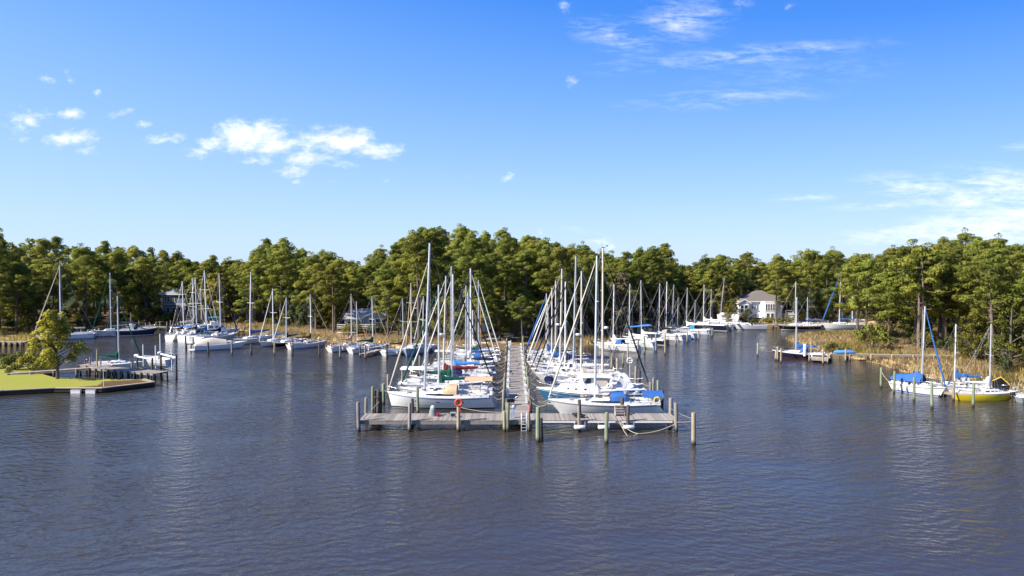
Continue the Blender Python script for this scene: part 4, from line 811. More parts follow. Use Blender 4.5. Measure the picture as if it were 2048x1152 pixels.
sailboat('small white sloop bow to the pier with dark green boom cover, towards the shore', X(957, 110), 110, 0, L=8.6, mastH=H(956, 560, 110), m=.58, cover='green', group=GW, seed=9)
sailboat('sloop with a tan wooden mast in the last but one west slip', X(961, 114.6), 114.6, 0, L=8.0, mastH=H(961.5, 603, 114.6), m=.58, mastm=MASTT, cover='cream', furl=None, wood=True, top=CREAM, group=GW, seed=10)
sailboat('small short masted white sloop in the west slip nearest the landing', X(945, 118.6), 118.6, PI, L=7.2, mastH=H(945, 620, 118.6), m=.58, cover='white', furl=None, group=GW, seed=11, radar=True)
# east side of the pier
sailboat('white sloop at the pier head with blue bimini, blue dodger and yellow life ring', X(1191, 71.6), 71.6, PI, L=12.3, mastH=H(1194, 511, 71.6), m=.60, px_rake=.16, F=1.30, B=3.9, trn=-.9, rake=1.3, cabin='sleek', boot=WHITE, boom_len=5.3, cover='white', cover_h=.26, spreaders=2, bim='blue', bim_h=1.2, dodg='blue', wheel=True, near=True, ring=BUOYY, furl='cream', arch=False, furl_r=.09, group=GE, seed=12)
sailboat('tall white sloop bow out with black headsail and a navy covered dinghy on davits', X(1206, 80.9), 80.9, 0, L=10.6, mastH=H(1205.6, 495, 80.9), m=.53, F=1.3, cover='cream', cover_h=.3, spreaders=2, furl='black', furl_r=.085, near=True, davit='navy', bowsprit=.5, radar=True, cabin='raised', group=GE, seed=13, ring=None)
sailboat('white sloop with cream sail cover and a round white wind generator on its stern', X(1163, 85.2), 85.2, PI, L=10.8, mastH=H(1165.6, 542.5, 85.2), m=.57, cover='cream', cover_h=.55, near=True, pole=True, spreaders=1, radar=True, group=GE, seed=14, top=PALEBLUE, deck=NONSKID)
sailboat('white sloop with smooth white boom cover and tall twin spreader mast, east slips', X(1147, 89.4), 89.4, PI, L=12, mastH=H(1152.5, 512, 89.4), m=.58, px_rake=.3, cover='white', cover_h=.5, spreaders=2, near=True, furl='black', group=GE, seed=15, wheel=True)
sailboat('white sloop with a navy canvas enclosure over its whole cockpit, east slips', X(1131, 93.6), 93.6, PI, L=11, mastH=H(1135, 563, 93.6), m=.57, bim='navy', dodg='navy', cover='navy', cabin='pilot', furl='navy', group=GE, seed=16, near=True)
sailboat('white sloop with dark portlights and a thin bright blue boom cover, east slips', X(1120.5, 97.8), 97.8, PI, L=10.6, mastH=H(1124, 537, 97.8), m=.58, px_rake=.25, cover='blue', cover_h=.36, spreaders=2, furl='grey', group=GE, seed=17, cabin='raised', radar=True)
sailboat('white sloop with royal blue cover heaped at the mast, east slips', X(1104, 102), 102, PI, L=9, mastH=H(1105.6, 575, 102), m=.58, cover='blue', cover_h=.62, furl='white', group=GE, seed=18)
sailboat('white sloop with a faded green sleeve round its mast foot, east slips', X(1111.5, 106.4), 106.4, PI, L=10, mastH=H(1112, 561, 106.4), m=.56, cover='green', cover_h=.4, boom_len=3, furl='tan', group=GE, seed=19)
sailboat('small white sloop with a royal blue furled headsail near the landing', X(1093, 111), 111, PI, L=8, mastH=H(1093.7, 587, 111), m=.56, cover='blue', furl='blue', furl_r=.12, group=GE, seed=20)
sailboat('small white sloop with white headsail in the east slip nearest the landing', X(1096, 115.4), 115.4, PI, L=8.4, mastH=H(1097, 597, 115.4), m=.56, cover='grey', furl='white', furl_r=.1, group=GE, seed=21)
# trawler yacht behind the front east sloop
TR, trh = motorboat('blue hulled trawler yacht with white pilothouse behind the pier head sloop', (X(1072, 76.3)+X(1297, 76.3))/2, 76.3, PI, L=12.4, B=3.9, F=1.55, top=BLUEHULL, boot=WHITE, cove=WHITE, sheer=.30, rake=1.3,
    blocks=[('cabin', -.06, .33, .74, .40, .78, .52, WHITE, [(.30, .36, .45, .7), (.52, .58, .45, .7), (.72, .77, .45, .7)], (.1, .7), 0), ('pilothouse', -.16, .12, .72, .58, 1.15, 1.05, WHITE, [(.66, .90, .35, .85)], (-.15, .9), .72), ('aft_cabin', -.42, -.20, .72, .76, .62, .62, WHITE, [(.2, .45, .35, .75), (.6, .85, .35, .75)], (.2, .1), 0)],
    canv=[(-.17, .135, .80, 1.98, WHITE, .12, 'hardtop')], arch=(-.30, 1.75, WHITE), name='trawler_yacht', cat='trawler')
def trawler_extras():
    q = MB(); z0 = trh.zs(.42)+.80
    for sg in (-1, 1):
        for f in range(5): x = -.13*12.4+f*.30; q.box((x, sg*1.335, z0+.42), (.27, .03, .84))
    q.build('side_curtain', CV['cream'], TR)
    q = MB()
    for sg in (-1, 1):
        for dz in (.15, .55): q.box((-.165*12.4+.4, sg*1.36, z0+dz), (.10, .03, .26))
    q.build('curtain_window', GLASS, TR)
trawler_extras()
# the row stern-to along the east bank
QS0, QS1 = Vector((19.9, 117)), Vector((47.6, 154.5)); QD = (QS1-QS0).normalized(); QB = Vector((-QD.y, QD.x))
def on_line(px, P0, D): u = (px-1024)/FPX; s = (u*P0.y-P0.x)/(D.x-u*D.y); return P0+D*s
def q_boat(label, px, ptx, pty, L, m=.57, out=False, **k):
    base = QS0 + QB*(m*L if not out else (1-m)*L); p = on_line(px, base, QD); a = math.atan2(QB.y, QB.x) + (PI if out else 0) + random.uniform(-.05, .05)
    k.setdefault('furl_r', .035); k.setdefault('furl', 'grey'); return sailboat(label, p.x, p.y, a, L=L, mastH=H(ptx, pty, p.y), m=m, px_rake=k.pop('px_rake', .1), group=GQ, trn=k.pop('trn', -.3), **k)
q_boat('white sloop with blue dodger at the near end of the east bank row', 1227, 1228, 567, 9.2, cover='white', cover_h=.2, dodg='blue', seed=31, F=1.15)
q_boat('white sloop with a plain white boom, second from the near east bank end', 1259, 1260.7, 568, 9.6, cover='white', seed=32, F=1.1)
q_boat('navy hulled sloop between white sloops on the east bank row', 1284, 1282, 561, 9.6, top=NAVYHULL, boot=WHITE, cover='white', seed=33, px_rake=-.2)
q_boat('white sloop with charcoal sail cover behind the navy hulled one on the east bank row', 1319, 1319, 567, 10, cover='black', seed=34, F=1.25, dodg='grey')
q_boat('white sloop with a pale blue masthead and twin spreaders on the east bank row', 1333, 1332, 563, 9.5, cover='grey', spreaders=2, seed=35)
q_boat('white sloop with a tan furled headsail sweeping to its bow on the east bank row', 1345, 1342, 569.5, 9.4, cover='cream', furl='tan', seed=36, px_rake=.3)
q_boat('small short masted sloop with blue sail cover on the east bank row', 1356, 1357, 595.5, 7.4, cover='blue', seed=37, top=GREYHULL)
q_boat('white sloop with blue cockpit cushions and grey headsail on the east bank row', 1374, 1373, 575.6, 10, cover='white', dodg='teal', furl='grey', seed=38)
q_boat('low white sloop with wooden rails in the middle of the east bank row', 1390, 1389, 600, 7.4, cover='brown', furl=None, wood=True, seed=39)
q_boat('dark navy hulled sloop towards the far end of the east bank row', 1408, 1409, 569.5, 10.4, top=NAVYHULL, boot=WHITE, cover='white', cover_h=.25, seed=40, F=1.4, arch=True)
q_boat('white sloop with stern arch next to the dark hull, far east bank end', 1422, 1420, 578, 9.4, cover='white', seed=41, arch=True)
q_boat('white sloop with a leaning mast at the very far end of the east bank row', 1441, 1435, 556.5, 10, cover='white', cover_h=.2, px_rake=1.0, seed=42, top=PALEBLUE)
# the west bank row
PS0, PS1 = Vector((-68, 137)), Vector((-17, 113)); PD = (PS1-PS0).normalized(); PB = Vector((-PD.y, PD.x))
def p_boat(label, px, ptx, pty, L, m=.57, out=False, off=0.0, turn=0.0, **k):
    base = PS0 + PB*(off + (m*L if not out else (1-m)*L)); p = on_line(px, base, PD); a = math.atan2(PB.y, PB.x) + (PI if out else 0) + turn
    k.setdefault('furl_r', .055); return sailboat(label, p.x, p.y, a, L=L, mastH=H(ptx, pty, p.y), m=m, px_rake=k.pop('px_rake', .08), group=GP, **k)
p_boat('white sloop with dark canvas, westernmost of the west bank row', 366, 362, 562, 10, cover='navy', bim='navy', seed=51, trn=-.4, furl='cream', turn=.38)
p_boat('white sloop with a light blue bimini, next to the westernmost of the west bank row', 392, 387, 555, 10.5, cover='black', bim='sky', seed=52, trn=-.4, furl='cream', F=1.25, turn=.38)
p_boat('tall white sloop with teal dodger and bright mast on the west bank row', 412, 406, 540, 11, cover='blue', dodg='teal', seed=53, trn=-.4, spreaders=2, px_rake=.3, turn=.3)
p_boat('white sloop behind the tall one at the inner west dock', 386, 383, 555, 9.5, cover='white', off=13.5, seed=54, spreaders=2)
p_boat('white sloop with a small radar at the inner west dock', 402, 401.6, 575.6, 8.5, cover='navy', off=13, seed=55, radar=True)
p_boat('white sloop with a long navy headsail before the white trawler on the west bank', 440, 434, 546, 10.2, cover='navy', furl='navy', furl_r=.1, seed=57, trn=-.3)
p_boat('white sloop with a tall leaning mast and royal blue sail cover on the west bank', 498, 503, 544, 9.6, out=True, cover='blue', cover_h=.6, boom_len=5.2, furl='navy', seed=59, px_rake=.5, cove=CV['navy'])
p_boat('white sloop with bright blue boom cover half hidden beside the black hulled boat', 545, 551, 577, 8.4, out=True, cover='sky', seed=60)
p_boat('black hulled sloop with navy sail cover on the west bank', 571, 572, 594, 8.2, out=True, top=BLACKHULL, boot=WHITE, cover='navy', seed=61, rail=WHITE)
p_boat('white sloop with bowsprit, wooden trim and an orange float on deck, west bank', 621, 623, 588, 8.2, cover='brown', wood=True, bowsprit=.9, seed=62, turn=-.35, trn=.3, furl='tan', ring=ORANGE)
p_boat('white double ended sloop with a tan sail cover, middle of the west bank', 702, 705, 587, 8.6, cover='tan', wood=True, seed=63, turn=-.3, pole=False, ring=ORANGE, furl='tan')
p_boat('white sloop with dark green sail cover and round portholes, west bank', 745, 747, 592, 8.6, cover='green', seed=64, turn=-.35, cove=CV['blue'], hullwin=True, mizzen=(-2.6, 9.2), furl='tan')
p_boat('small white sloop with brown sail cover by the east end of the west bank row', 806, 808, 595, 7.6, cover='brown', furl=None, seed=65, turn=-.35)
p_boat('pale blue hulled sloop with navy sail cover ending the west bank row', 822, 824, 565.5, 9.2, out=True, top=PALEBLUE, cover='navy', cover_h=.55, seed=66, turn=.35, furl='tan', spreaders=2, F=1.3)
p_boat('white sloop tucked between the west bank row and the pier slips', 845, 837, 592, 7.8, out=True, cover='grey', seed=67, off=4)
motorboat('white trawler with a flybridge and antenna at the inner west dock', X(436, 148), 148, R(30), L=8.6, F=1.2, blocks=[('cabin', -.28, .18, .76, .60, 1.5, 1.35, WHITE, [(.08, .30, .5, .85), (.38, .6, .5, .85), (.7, .9, .5, .85)], (.1, .6), 0), ('flybridge', -.20, .04, .66, .6, .7, .6, WHITE, [], (.1, .3), 1.45)], pole=(-.1, 6.6), canv=[(-.24, .02, .66, 3.1, CV['teal'], .05, 'flybridge_bimini')], name='trawler', group=GP, cat='trawler')
P8, p8h = motorboat('white motorboat under a grey canvas cover in the west bank row', -53.5, 125, R(27), L=9, top=WHITE, boot=CV['blue'], F=1.05, platform=True, blocks=[('cabin', .02, .30, .70, .36, .55, .3, WHITE, [(.15, .5, .35, .7)], (.2, .7), 0)], rail=True, group=GP)
def p8cover():
    q = MB(); secs = []
    for i in range(8):
        f = i/7; xx = -4.3+f*5.2; zc = 1.25+1.05*math.sin(min(1, f*1.5+.25)*1.57)-.55*max(0, f-.55)*2; w = 1.42-.2*f; secs.append([(xx, -w, .95), (xx, -w*.97, 1.2), (xx, -w*.6, zc-.2), (xx, 0, zc), (xx, w*.6, zc-.2), (xx, w*.97, 1.2), (xx, w, .95)])
    q.loft(secs, closed=False); q.build('boat_cover', CV['cream'], P8)
p8cover()
# creek on the left
sailboat('white sloop with a green dodger and green headsail beside the navy cruiser', X(217, 147), 147.5, R(226), L=8.2, mastH=H(215, 545, 147), m=.56, dodg='green', furl='green', spreaders=2, seed=71, F=1.25, trn=-.3)
motorboat('navy and white express cruiser with a dark canopy beside the wooded creek bank', X(273, 149), 149, R(18), L=8.0, F=1.35, top=NAVYHULL, boot=WHITE, cove=WHITE, blocks=[('cabin', .0, .36, .78, .36, .55, .25, WHITE, [(.3, .6, .3, .7)], (.2, .8), 0)], windshield=(.0, .12, .7), arch=(-.16, 1.5, WHITE), canv=[(-.40, -.02, .74, 1.62, CV['navy'], .1, 'canopy')], platform=True, pole=(-.16, 5.2), name='express_cruiser', cat='cruiser')
sailboat('tall white sloop mostly hidden behind the yellowing tree', X(119, 141), 141, R(200), L=11, mastH=H(121, 530, 141), m=.57, spreaders=2, cover='grey', seed=72, furl='cream')
sailboat('small white sloop with a green sail cover lying behind the private dock', X(234, 101.5), 101.5, R(8), L=7.6, mastH=H(232, 592, 101.5), m=.56, cover='green', cover_h=.5, furl='green', spreaders=0, seed=73, dodg=None, F=.95, ring=REDFOUL)
SK, skh = motorboat('small white open skiff with a black outboard hanging in the boat lift', X(311, 98.6), 98.6, R(158), L=5.0, B=1.9, F=.78, boot=GREYHULL, bottom=WHITE, blocks=[('console', -.10, .08, .36, .34, .75, .70, WHITE, [], (.05, .2), -.35)], rail=False, outb=1.05, z=1.30, name='skiff', cat='skiff', openb=True, sheer=.42)
# far cove and right bank
motorboat('white cabin cruiser with a dark hardtop on the far cove dock', X(1500, 162), 162, PI, L=7.8, F=1.15, boot=CV['navy'], blocks=[('cabin', -.02, .34, .76, .36, .55, .25, WHITE, [(.2, .5, .3, .7)], (.1, .7), 0)], canv=[(-.34, .06, .74, 1.75, CV['black'], .06, 'hardtop')], windshield=(.02, .1, .6), name='cabin_cruiser', cat='cruiser')
sailboat('white ketch with a black sheer band on the far cove dock', X(1592, 161.5), 161.5, PI, L=10.2, mastH=H(1593, 562.6, 161.5), m=.58, top=BLACKHULL, boot=WHITE, cove=WHITE, cover='navy', seed=81, furl=None, bowsprit=.8, wood=True)
sailboat('sloop with a blue sail cover behind the black sheered ketch on the far cove dock', X(1616, 166.5), 166.5, R(170), L=8, mastH=H(1616.6, 594, 166.5), m=.56, cover='blue', top=NAVYHULL, boot=WHITE, seed=82, furl=None)
sailboat('white sloop with a bright blue furled headsail on the far cove bank', X(1680, 163), 163, PI, L=9.6, mastH=H(1683, 543.5, 163), m=.57, px_rake=.3, cover='blue', furl='blue', furl_r=.12, spreaders=2, seed=83, F=1.25)
sailboat('white sloop whose mast stands half behind the large pines of the right bank', X(1706, 166), 166, R(172), L=7.6, mastH=H(1706.5, 574, 166), m=.57, cover='white', furl=None, seed=84)
sailboat('navy hulled sloop with red bottom and blue canvas at the small marsh dock', X(1594.5, 113.5), 113.5, R(152), L=8.6, mastH=H(1595, 594, 113.5), m=.56, top=NAVYHULL, boot=REDFOUL, bottom=REDFOUL, cover='blue', cover_h=.5, dodg='blue', seed=85, furl=None, spreaders=1, cove=None, rail=WHITE)
sailboat('white sloop under a bright blue boom tent at the right bank', X(1848, 82.5), 82.5, R(-58), L=6.4, mastH=H(1846, 612, 82.5), m=.57, px_rake=-.15, tent='blue', furl='blue', furl_r=.08, seed=86, F=1.05, near=True, bottom=BLUEFOUL, boot=CV['blue'], spreaders=1, outb=True, cove=CV['brown'])
sailboat('white sloop with a blue sail cover lying behind the yellow hulled boat', X(1914, 84.5), 84.5, R(160), L=7.2, mastH=H(1916, 648, 84.5), m=.56, cover='blue', cover_h=.5, furl=None, seed=87, near=True, spreaders=1, dodg='grey')
sailboat('yellow hulled sloop with white deck and loosely furled white sail', X(1985.5, 79), 79, R(-3), L=7.4, mastH=H(1986, 647, 79), m=.56, top=YELLOW, boot=YELLOW, cove=WHITE, cover='white', cover_h=.34, boom_len=2.9, furl=None, seed=88, near=True, spreaders=1, F=.95, rake=1.1)
sailboat('small grey sloop cut by the right edge of the photo beside the yellow hulled boat', X(2088, 78), 78, R(10), L=5.6, mastH=7.5, m=.58, top=GREYHULL, cover='black', furl=None, seed=89, spreaders=1, outb=True)
# ------------------------------------------------------------------ docks, pilings, lines
def wood_mat(name, col, wet=True, isl=.2):
    m = mat(name, col, .9, var=.22, scale=3.5, spec=.12, streak=True, island=isl, objvar=.12, bump=.4)
    if wet:       # tide-stained foot
        nt = m.node_tree; b = nt.nodes['Principled BSDF']; L = nt.links.new; src = b.inputs['Base Color'].links[0].from_socket
        g = _node(nt, 'ShaderNodeNewGeometry'); sp = _node(nt, 'ShaderNodeSeparateXYZ'); L(g.outputs['Position'], sp.inputs[0]); mr = _node(nt, 'ShaderNodeMapRange'); mr.inputs[1].default_value = .15; mr.inputs[2].default_value = .55; L(sp.outputs['Z'], mr.inputs[0])
        mx = _node(nt, 'ShaderNodeMix', data_type='RGBA'); mx.inputs['A'].default_value = (.035, .030, .022, 1); L(mr.outputs[0], mx.inputs['Factor']); L(src, mx.inputs['B']); L(mx.outputs['Result'], b.inputs['Base Color'])
    return m
D_grey = wood_mat('weathered_deck_boards', (.40, .355, .305), wet=False, isl=.27); D_dark = wood_mat('old_dark_boards', (.13, .11, .09), wet=False); D_tan = wood_mat('tan_deck_boards', (.50, .42, .32), wet=False)
P_grey = wood_mat('grey_piling_wood', (.32, .285, .24)); P_green = wood_mat('green_treated_piling', (.27, .30, .19)); P_dark = wood_mat('dark_piling_wood', (.12, .10, .085)); P_tan = wood_mat('tan_piling_wood', (.44, .36, .24))
ROPE = mat('pale_rope', (.58, .50, .40), .9, var=.2, scale=8); ROPED = mat('dark_rope', (.20, .16, .12), .9, var=.2); ROPEO = mat('orange_rope', (.60, .26, .06), .8, var=.15)
PMESH = {}
def piling_mesh(m, r):
    k = (m.name, r)
    if k not in PMESH:
        q = MB(); q.tube([(0, 0, -1.2), (0, 0, .4), (.02, .01, 1.8), (.01, 0, 2.94), (.01, 0, 3.0)], [r*1.08, r*1.05, r, r*.95, r*.80], 9); PMESH[k] = q.mesh('piling', [m])
    return PMESH[k]
def piling(x, y, h, m=None, r=.15, label=None, group=None, parent=None, cap=False):
    o = bpy.data.objects.new('piling' if parent else 'mooring_piling', piling_mesh(m or P_grey, r)); COL.objects.link(o); o.location = (x, y, 0); o.scale = (1, 1, h/3.0); o.rotation_euler = (random.uniform(-.025, .025), random.uniform(-.025, .025), random.uniform(0, 6))
    if parent: o.parent = parent
    else: tag(o, label, 'piling', group)
    if cap:
        q = MB(); q.tube([(0, 0, 3.0), (0, 0, 3.12)], [r*1.12, .02], 9); q.build('piling_cap', WHITE, o) if not parent else q.build('piling_cap', WHITE, o)
    return o
def ppx(px, yt, yw, **k):
    p = gp(px, yw); return piling(p.x, p.y, at(px, yt, p.y).z, **k)
def rope(pts, r, m, label, group, sag=0.0, n=9, name='mooring_line', rings=None):
    q = MB()
    for a, b in zip(pts[:-1], pts[1:]): a, b = Vector(a), Vector(b); q.tube([a.lerp(b, f)-Vector((0, 0, sag*4*f*(1-f))) for f in np.linspace(0, 1, n)], r, 4)
    return tag(q.build(name, m), label, 'rope', group)
def boards(mb, a, b, w, z, pitch=.17, th=.045, mi=0, z1=None):
    a, b = Vector((*a, z)), Vector((*b, z if z1 is None else z1)); d = b-a; L_ = d.length; n = max(1, int(L_/pitch)); ang = math.atan2(d.y, d.x); r = random.Random(int(L_*100))
    tl = Matrix.Rotation(-math.asin(d.z/L_), 3, 'Y')
    for i in range(n):
        p = a+d*((i+.5)/n); mb.box((p.x, p.y, p.z+r.uniform(-.006, .006)), (L_/n-.018, w*r.uniform(.985, 1.02), th), ang, mi, tl)
def stringer(mb, a, b, w, z, h=.26, t=.09, mi=0, z1=None):
    a, b = Vector((*a, 0)), Vector((*b, 0)); d = (b-a).normalized(); nn = Vector((-d.y, d.x, 0)); z1 = z if z1 is None else z1
    for s_ in (-1, 1):
        o = nn*s_*w/2; c = [a+o-nn*t/2, b+o-nn*t/2, b+o+nn*t/2, a+o+nn*t/2]; zz = [z, z1, z1, z]
        mb.add([(p.x, p.y, q-h) for p, q in zip(c, zz)]+[(p.x, p.y, q) for p, q in zip(c, zz)], [(0, 3, 2, 1), (4, 5, 6, 7), (0, 1, 5, 4), (1, 2, 6, 5), (2, 3, 7, 6), (3, 0, 4, 7)], mi)
def dock(name, label, a, b, w, z, bm, pm, step=3.0, ptop=None, cat='dock', z1=None, fasc=None, pr=.12, sides=(-1, 1)):
    t = thing(name, label, cat); q = MB(); boards(q, a, b, w, z, z1=z1); q.build('decking', bm, t); q = MB(); stringer(q, a, b, w-.14, z-.03, z1=None if z1 is None else z1-.03); q.build('stringer', fasc or P_grey, t)
    A, B_ = Vector(a), Vector(b); d = B_-A; n = max(1, int(d.length/step)); nn = Vector((-d.y, d.x)).normalized()
    for i in range(n+1):
        f = (i+.02)/n if i < n else .985; p = A+d*min(f, .985); zt = z+(0 if z1 is None else (z1-z)*f)
        for s_ in sides: piling(p.x+nn.x*s_*(w/2+.12), p.y+nn.y*s_*(w/2+.12), (zt+.03 if ptop is None else ptop*random.uniform(.85, 1.15)), m=pm, r=pr, parent=t)
    return t
PX0, PX1, HZ = -.70, 1.75, 1.0
pier = thing('pier', 'long weathered grey plank pier running from the pier head to the shore', 'pier')
def build_pier():
    q = MB(); boards(q, ((PX0+PX1)/2, 67.6), ((PX0+PX1)/2, 123.0), PX1-PX0, HZ-.02); q.build('decking', D_grey, pier); q = MB(); stringer(q, ((PX0+PX1)/2, 67.6), ((PX0+PX1)/2, 123.0), PX1-PX0-.12, HZ-.05, h=.3); q.build('stringer', P_grey, pier)
    for i in range(14):
        y = 69.4+i*4.1
        for x in (PX0-.17, PX1+.17): piling(x+random.uniform(-.03, .03), y+random.uniform(-.4, .4), random.uniform(1.9, 2.9), m=random.choice([P_grey, P_green, P_grey, P_dark]), r=.14, parent=pier)
    q = MB()
    for i in range(14): y = 69.4+i*4.1; q.box(((PX0+PX1)/2, y+.45, HZ-.42), (PX1-PX0+.3, .12, .24))
    q.build('cross_beam', P_grey, pier)
build_pier()
HX0, HX1, HY0, HY1 = -14.55, 15.75, 64.3, 67.3
head = thing('pier_head_dock', 'wide weathered plank dock across the outer end of the pier', 'dock')
def build_head():
    q = MB(); boards(q, (HX0, (HY0+HY1)/2), (HX1, (HY0+HY1)/2), HY1-HY0, HZ); q.build('decking', D_grey, head); q = MB(); stringer(q, (HX0, (HY0+HY1)/2), (HX1, (HY0+HY1)/2), HY1-HY0-.12, HZ-.03, h=.34); q.build('stringer', P_grey, head)
    q = MB(); q.box((HX0+.05, (HY0+HY1)/2, HZ-.2), (.1, HY1-HY0-.4, .3)); q.box((HX1-.05, (HY0+HY1)/2, HZ-.2), (.1, HY1-HY0-.4, .3)); q.build('end_board', P_grey, head)
    q = MB()
    for i in range(8): q.box((HX0+1.2+i*4.05, (HY0+HY1)/2, HZ-.50), (.14, HY1-HY0+.2, .26))
    q.build('cross_beam', P_dark, head)
    for a, b in ((2.4, 6.0), (7.2, 9.8), (10.4, 15.2)): q = MB(); q.box(((a+b)/2, HY0-.09, HZ-.12), (b-a, .07, .12)); q.build('rub_strip', TRIM, head)
    for px, yt, back, m, r in ((715, 804, 0, P_grey, .17), (817, 806, 0, P_grey, .16), (916, 799, 0, P_tan, .17), (1009, 822, 0, P_tan, .15), (1015, 806, 0, P_green, .15), (1159, 812, 0, P_grey, .14), (1257, 810, 0, P_dark, .16), (1355, 806, 0, P_grey, .18),
                         (730, 795, 1, P_grey, .16), (823, 797, 1, P_dark, .17), (1160, 799, 1, P_dark, .17), (1247, 795, 1, P_dark, .20), (1343, 796, 1, P_grey, .19), (1058, 822, 0, P_grey, .13)):
        y = HY1+.22 if back else HY0-.24; piling(X(px, y), y, at(px, yt, y).z, m=m, r=r, parent=head)
    q = MB(); x = X(1048, HY0-.1)
    for s_ in (-.24, .24): q.tube([(x+s_, HY0-.12, -.1), (x+s_, HY0-.12, 1.75), (x+s_, HY0+.25, 1.75)], .03, 5)
    for i in range(5): q.box((x, HY0-.12, .05+i*.3), (.48, .07, .04))
    q.build('ladder', ALU, head)
    q = MB(); q.tube([(HX0+.35, HY0+.4, HZ+.05), (HX0+1.4, HY1-.2, HZ+1.2)], .05, 5); q.build('brace', P_grey, head)
build_head()
# things on the pier head
def on_head():
    px, y = X(864, 66), 66.2
    t = thing('covered_pump', 'pump stand under a grey tarp with a white hood on the pier head', 'pump', (px, y, HZ+.03)); q = MB(); r = random.Random(4); q.loft([[(w*.40*math.cos(a)*r.uniform(.9, 1.1), w*.34*math.sin(a)*r.uniform(.9, 1.1), z*.72) for a in np.linspace(0, 2*math.pi, 11, endpoint=False)] for z, w in ((0, 1.15), (.35, .9), (.8, .75), (1.05, .6), (1.15, .3))]); q.build('tarp', mat('faded_grey_green_tarp', (.26, .29, .27), .85, var=.2, scale=6, bump=.6), t); q = MB(); q.loft([[(w*.2*math.cos(a), w*.2*math.sin(a), z*.74) for a in np.linspace(0, 2*math.pi, 9, endpoint=False)] for z, w in ((1.05, 1), (1.25, 1.1), (1.35, .6))]); q.build('hood', WHITE, t)
    q = MB(); q.tube([(0, 0, 0), (0, 0, .32)], [.13, .16], 10); q.torus((0, 0, .32), .16, .015, 'Z', 12, 4); tag(q.build('bucket', mat('red_plastic', (.42, .02, .04), .5), None, (X(875, 66), 65.9, HZ+.03)), 'small red bucket on the pier head beside the covered pump', 'bucket')
    q = MB(); q.box((0, 0, .22), (.5, .42, .40)); q.box((0, 0, .44), (.54, .46, .05)); q.box((.0, -.22, .26), (.36, .03, .26), mi=1); tag(q.build('dock_box', [GREYHULL, RUBBER], None, (X(905, 65.6), 65.6, HZ+.03)), 'small grey box with a dark front on the pier head', 'box')
    y = HY0-.24; q = MB(); q.torus((0, 0, 0), .31, .10, 'Y', 20, 8, mfun=lambda i: 0); q.tube([(.05, 0, -.3), (.2, .02, -.9)], .05, 5); tag(q.build('life_ring', ORANGE, None, (X(917, y), y-.22, at(917, 804, y).z)), 'bright orange life ring hung on a pier head piling', 'life ring')
    t = thing('boarding_steps', 'grey wooden boarding steps on the pier head beside the blue canvas sloop', 'steps', (X(1242, 66), 66.3, HZ+.03))
    for i in range(4): q = MB(); q.box((0, .12*i-.1, .2+.24*i), (.85, .3, .05)); q.build('tread', D_grey, t)
    for s_ in (-1, 1): q = MB(); q.add([(s_*.43-.03, -.3, 0), (s_*.43-.03, .5, 0), (s_*.43-.03, .5, 1.0), (s_*.43-.03, -.25, .2), (s_*.43+.03, -.3, 0), (s_*.43+.03, .5, 0), (s_*.43+.03, .5, 1.0), (s_*.43+.03, -.25, .2)], [(0, 1, 2, 3), (4, 7, 6, 5), (0, 4, 5, 1), (1, 5, 6, 2), (2, 6, 7, 3), (3, 7, 4, 0)]); q.build('stringer', D_grey, t)
    q = MB(); r = random.Random(3)
    for i in range(5): q.torus((r.uniform(-.5, .5), r.uniform(-.15, .15), .14+.05*i), .28, .07, 'Z', 14, 6)
    tag(q.build('hose_coil', RUBBER, None, (X(1160, 65.5)+.1, 65.5, HZ+.03)), 'heap of coiled black hose on the pier head by a slim piling', 'hose')
    for px, lb in ((1160, 'white cylinder fender on the pier head face below the hose heap'), (1208, 'white cylinder fender on the pier head face behind the green piling'), (1258, 'white cylinder fender on the pier head face under the boarding steps')):
        q = MB(); q.tube([(-.55, 0, 0), (-.48, 0, 0), (.48, 0, 0), (.55, 0, 0)], [.08, .20, .20, .08], 10); q.tube([(-.5, 0, .1), (-.5, .1, .5)], .015, 4); q.tube([(.5, 0, .1), (.5, .1, .5)], .015, 4); tag(q.build('fender', WHITE, None, (X(px, HY0-.3), HY0-.62, .52)), lb, 'fender', 'white fenders on the pier head')
    q = MB(); q.loft([[(w*.13*math.cos(a), w*.13*math.sin(a), z) for a in np.linspace(0, 2*math.pi, 10, endpoint=False)] for z, w in ((0, .3), (.1, .9), (.45, 1), (.6, .6), (.72, .25))]); q.tube([(0, 0, .7), (.2, 0, 1.1)], .015, 4); tag(q.build('fender', mat('coral_fender', (.62, .13, .08), .5), None, (X(1059, 67.6), 67.55, HZ+.03)), 'coral pink fender on the pier where it meets the pier head', 'fender')
    q = MB(); q.box((0, 0, .5), (.26, .22, 1.0)); q.loft([[(w*.22*math.cos(a), w*.22*math.sin(a), z) for a in np.linspace(0, 2*math.pi, 9, endpoint=False)] for z, w in ((1.0, 1), (1.14, 1), (1.24, .4))]); tag(q.build('power_pedestal', [mat('grey_blue_pedestal', (.34, .42, .55), .5)], None, (X(1027.5, 65.3), 65.4, HZ+.03)), 'blue grey power pedestal standing where pier and pier head meet', 'pedestal')
    t = thing('dock_cart', 'dark two wheeled dock cart parked on the left pier edge', 'cart', (X(1026, 70.5)-.25, 71.2, HZ+.03), .3); q = MB(); q.loft([[(-.42*w, -.28*w, z), (.42*w, -.28*w, z), (.42*w, .28*w, z), (-.42*w, .28*w, z)] for z, w in ((.3, .8), (.62, 1.0))], smooth=False, caps=(True, False)); q.build('tub', RUBBER, t)
    for s_ in (-1, 1): q = MB(); q.torus((0, s_*.34, .25), .22, .035, 'Y', 14, 5); q.build('wheel', RUBBER, t)
    q = MB(); q.tube([(.35, -.25, .6), (.85, -.22, .85), (.85, .22, .85), (.35, .25, .6)], .022, 5); q.build('handle', STEEL, t)
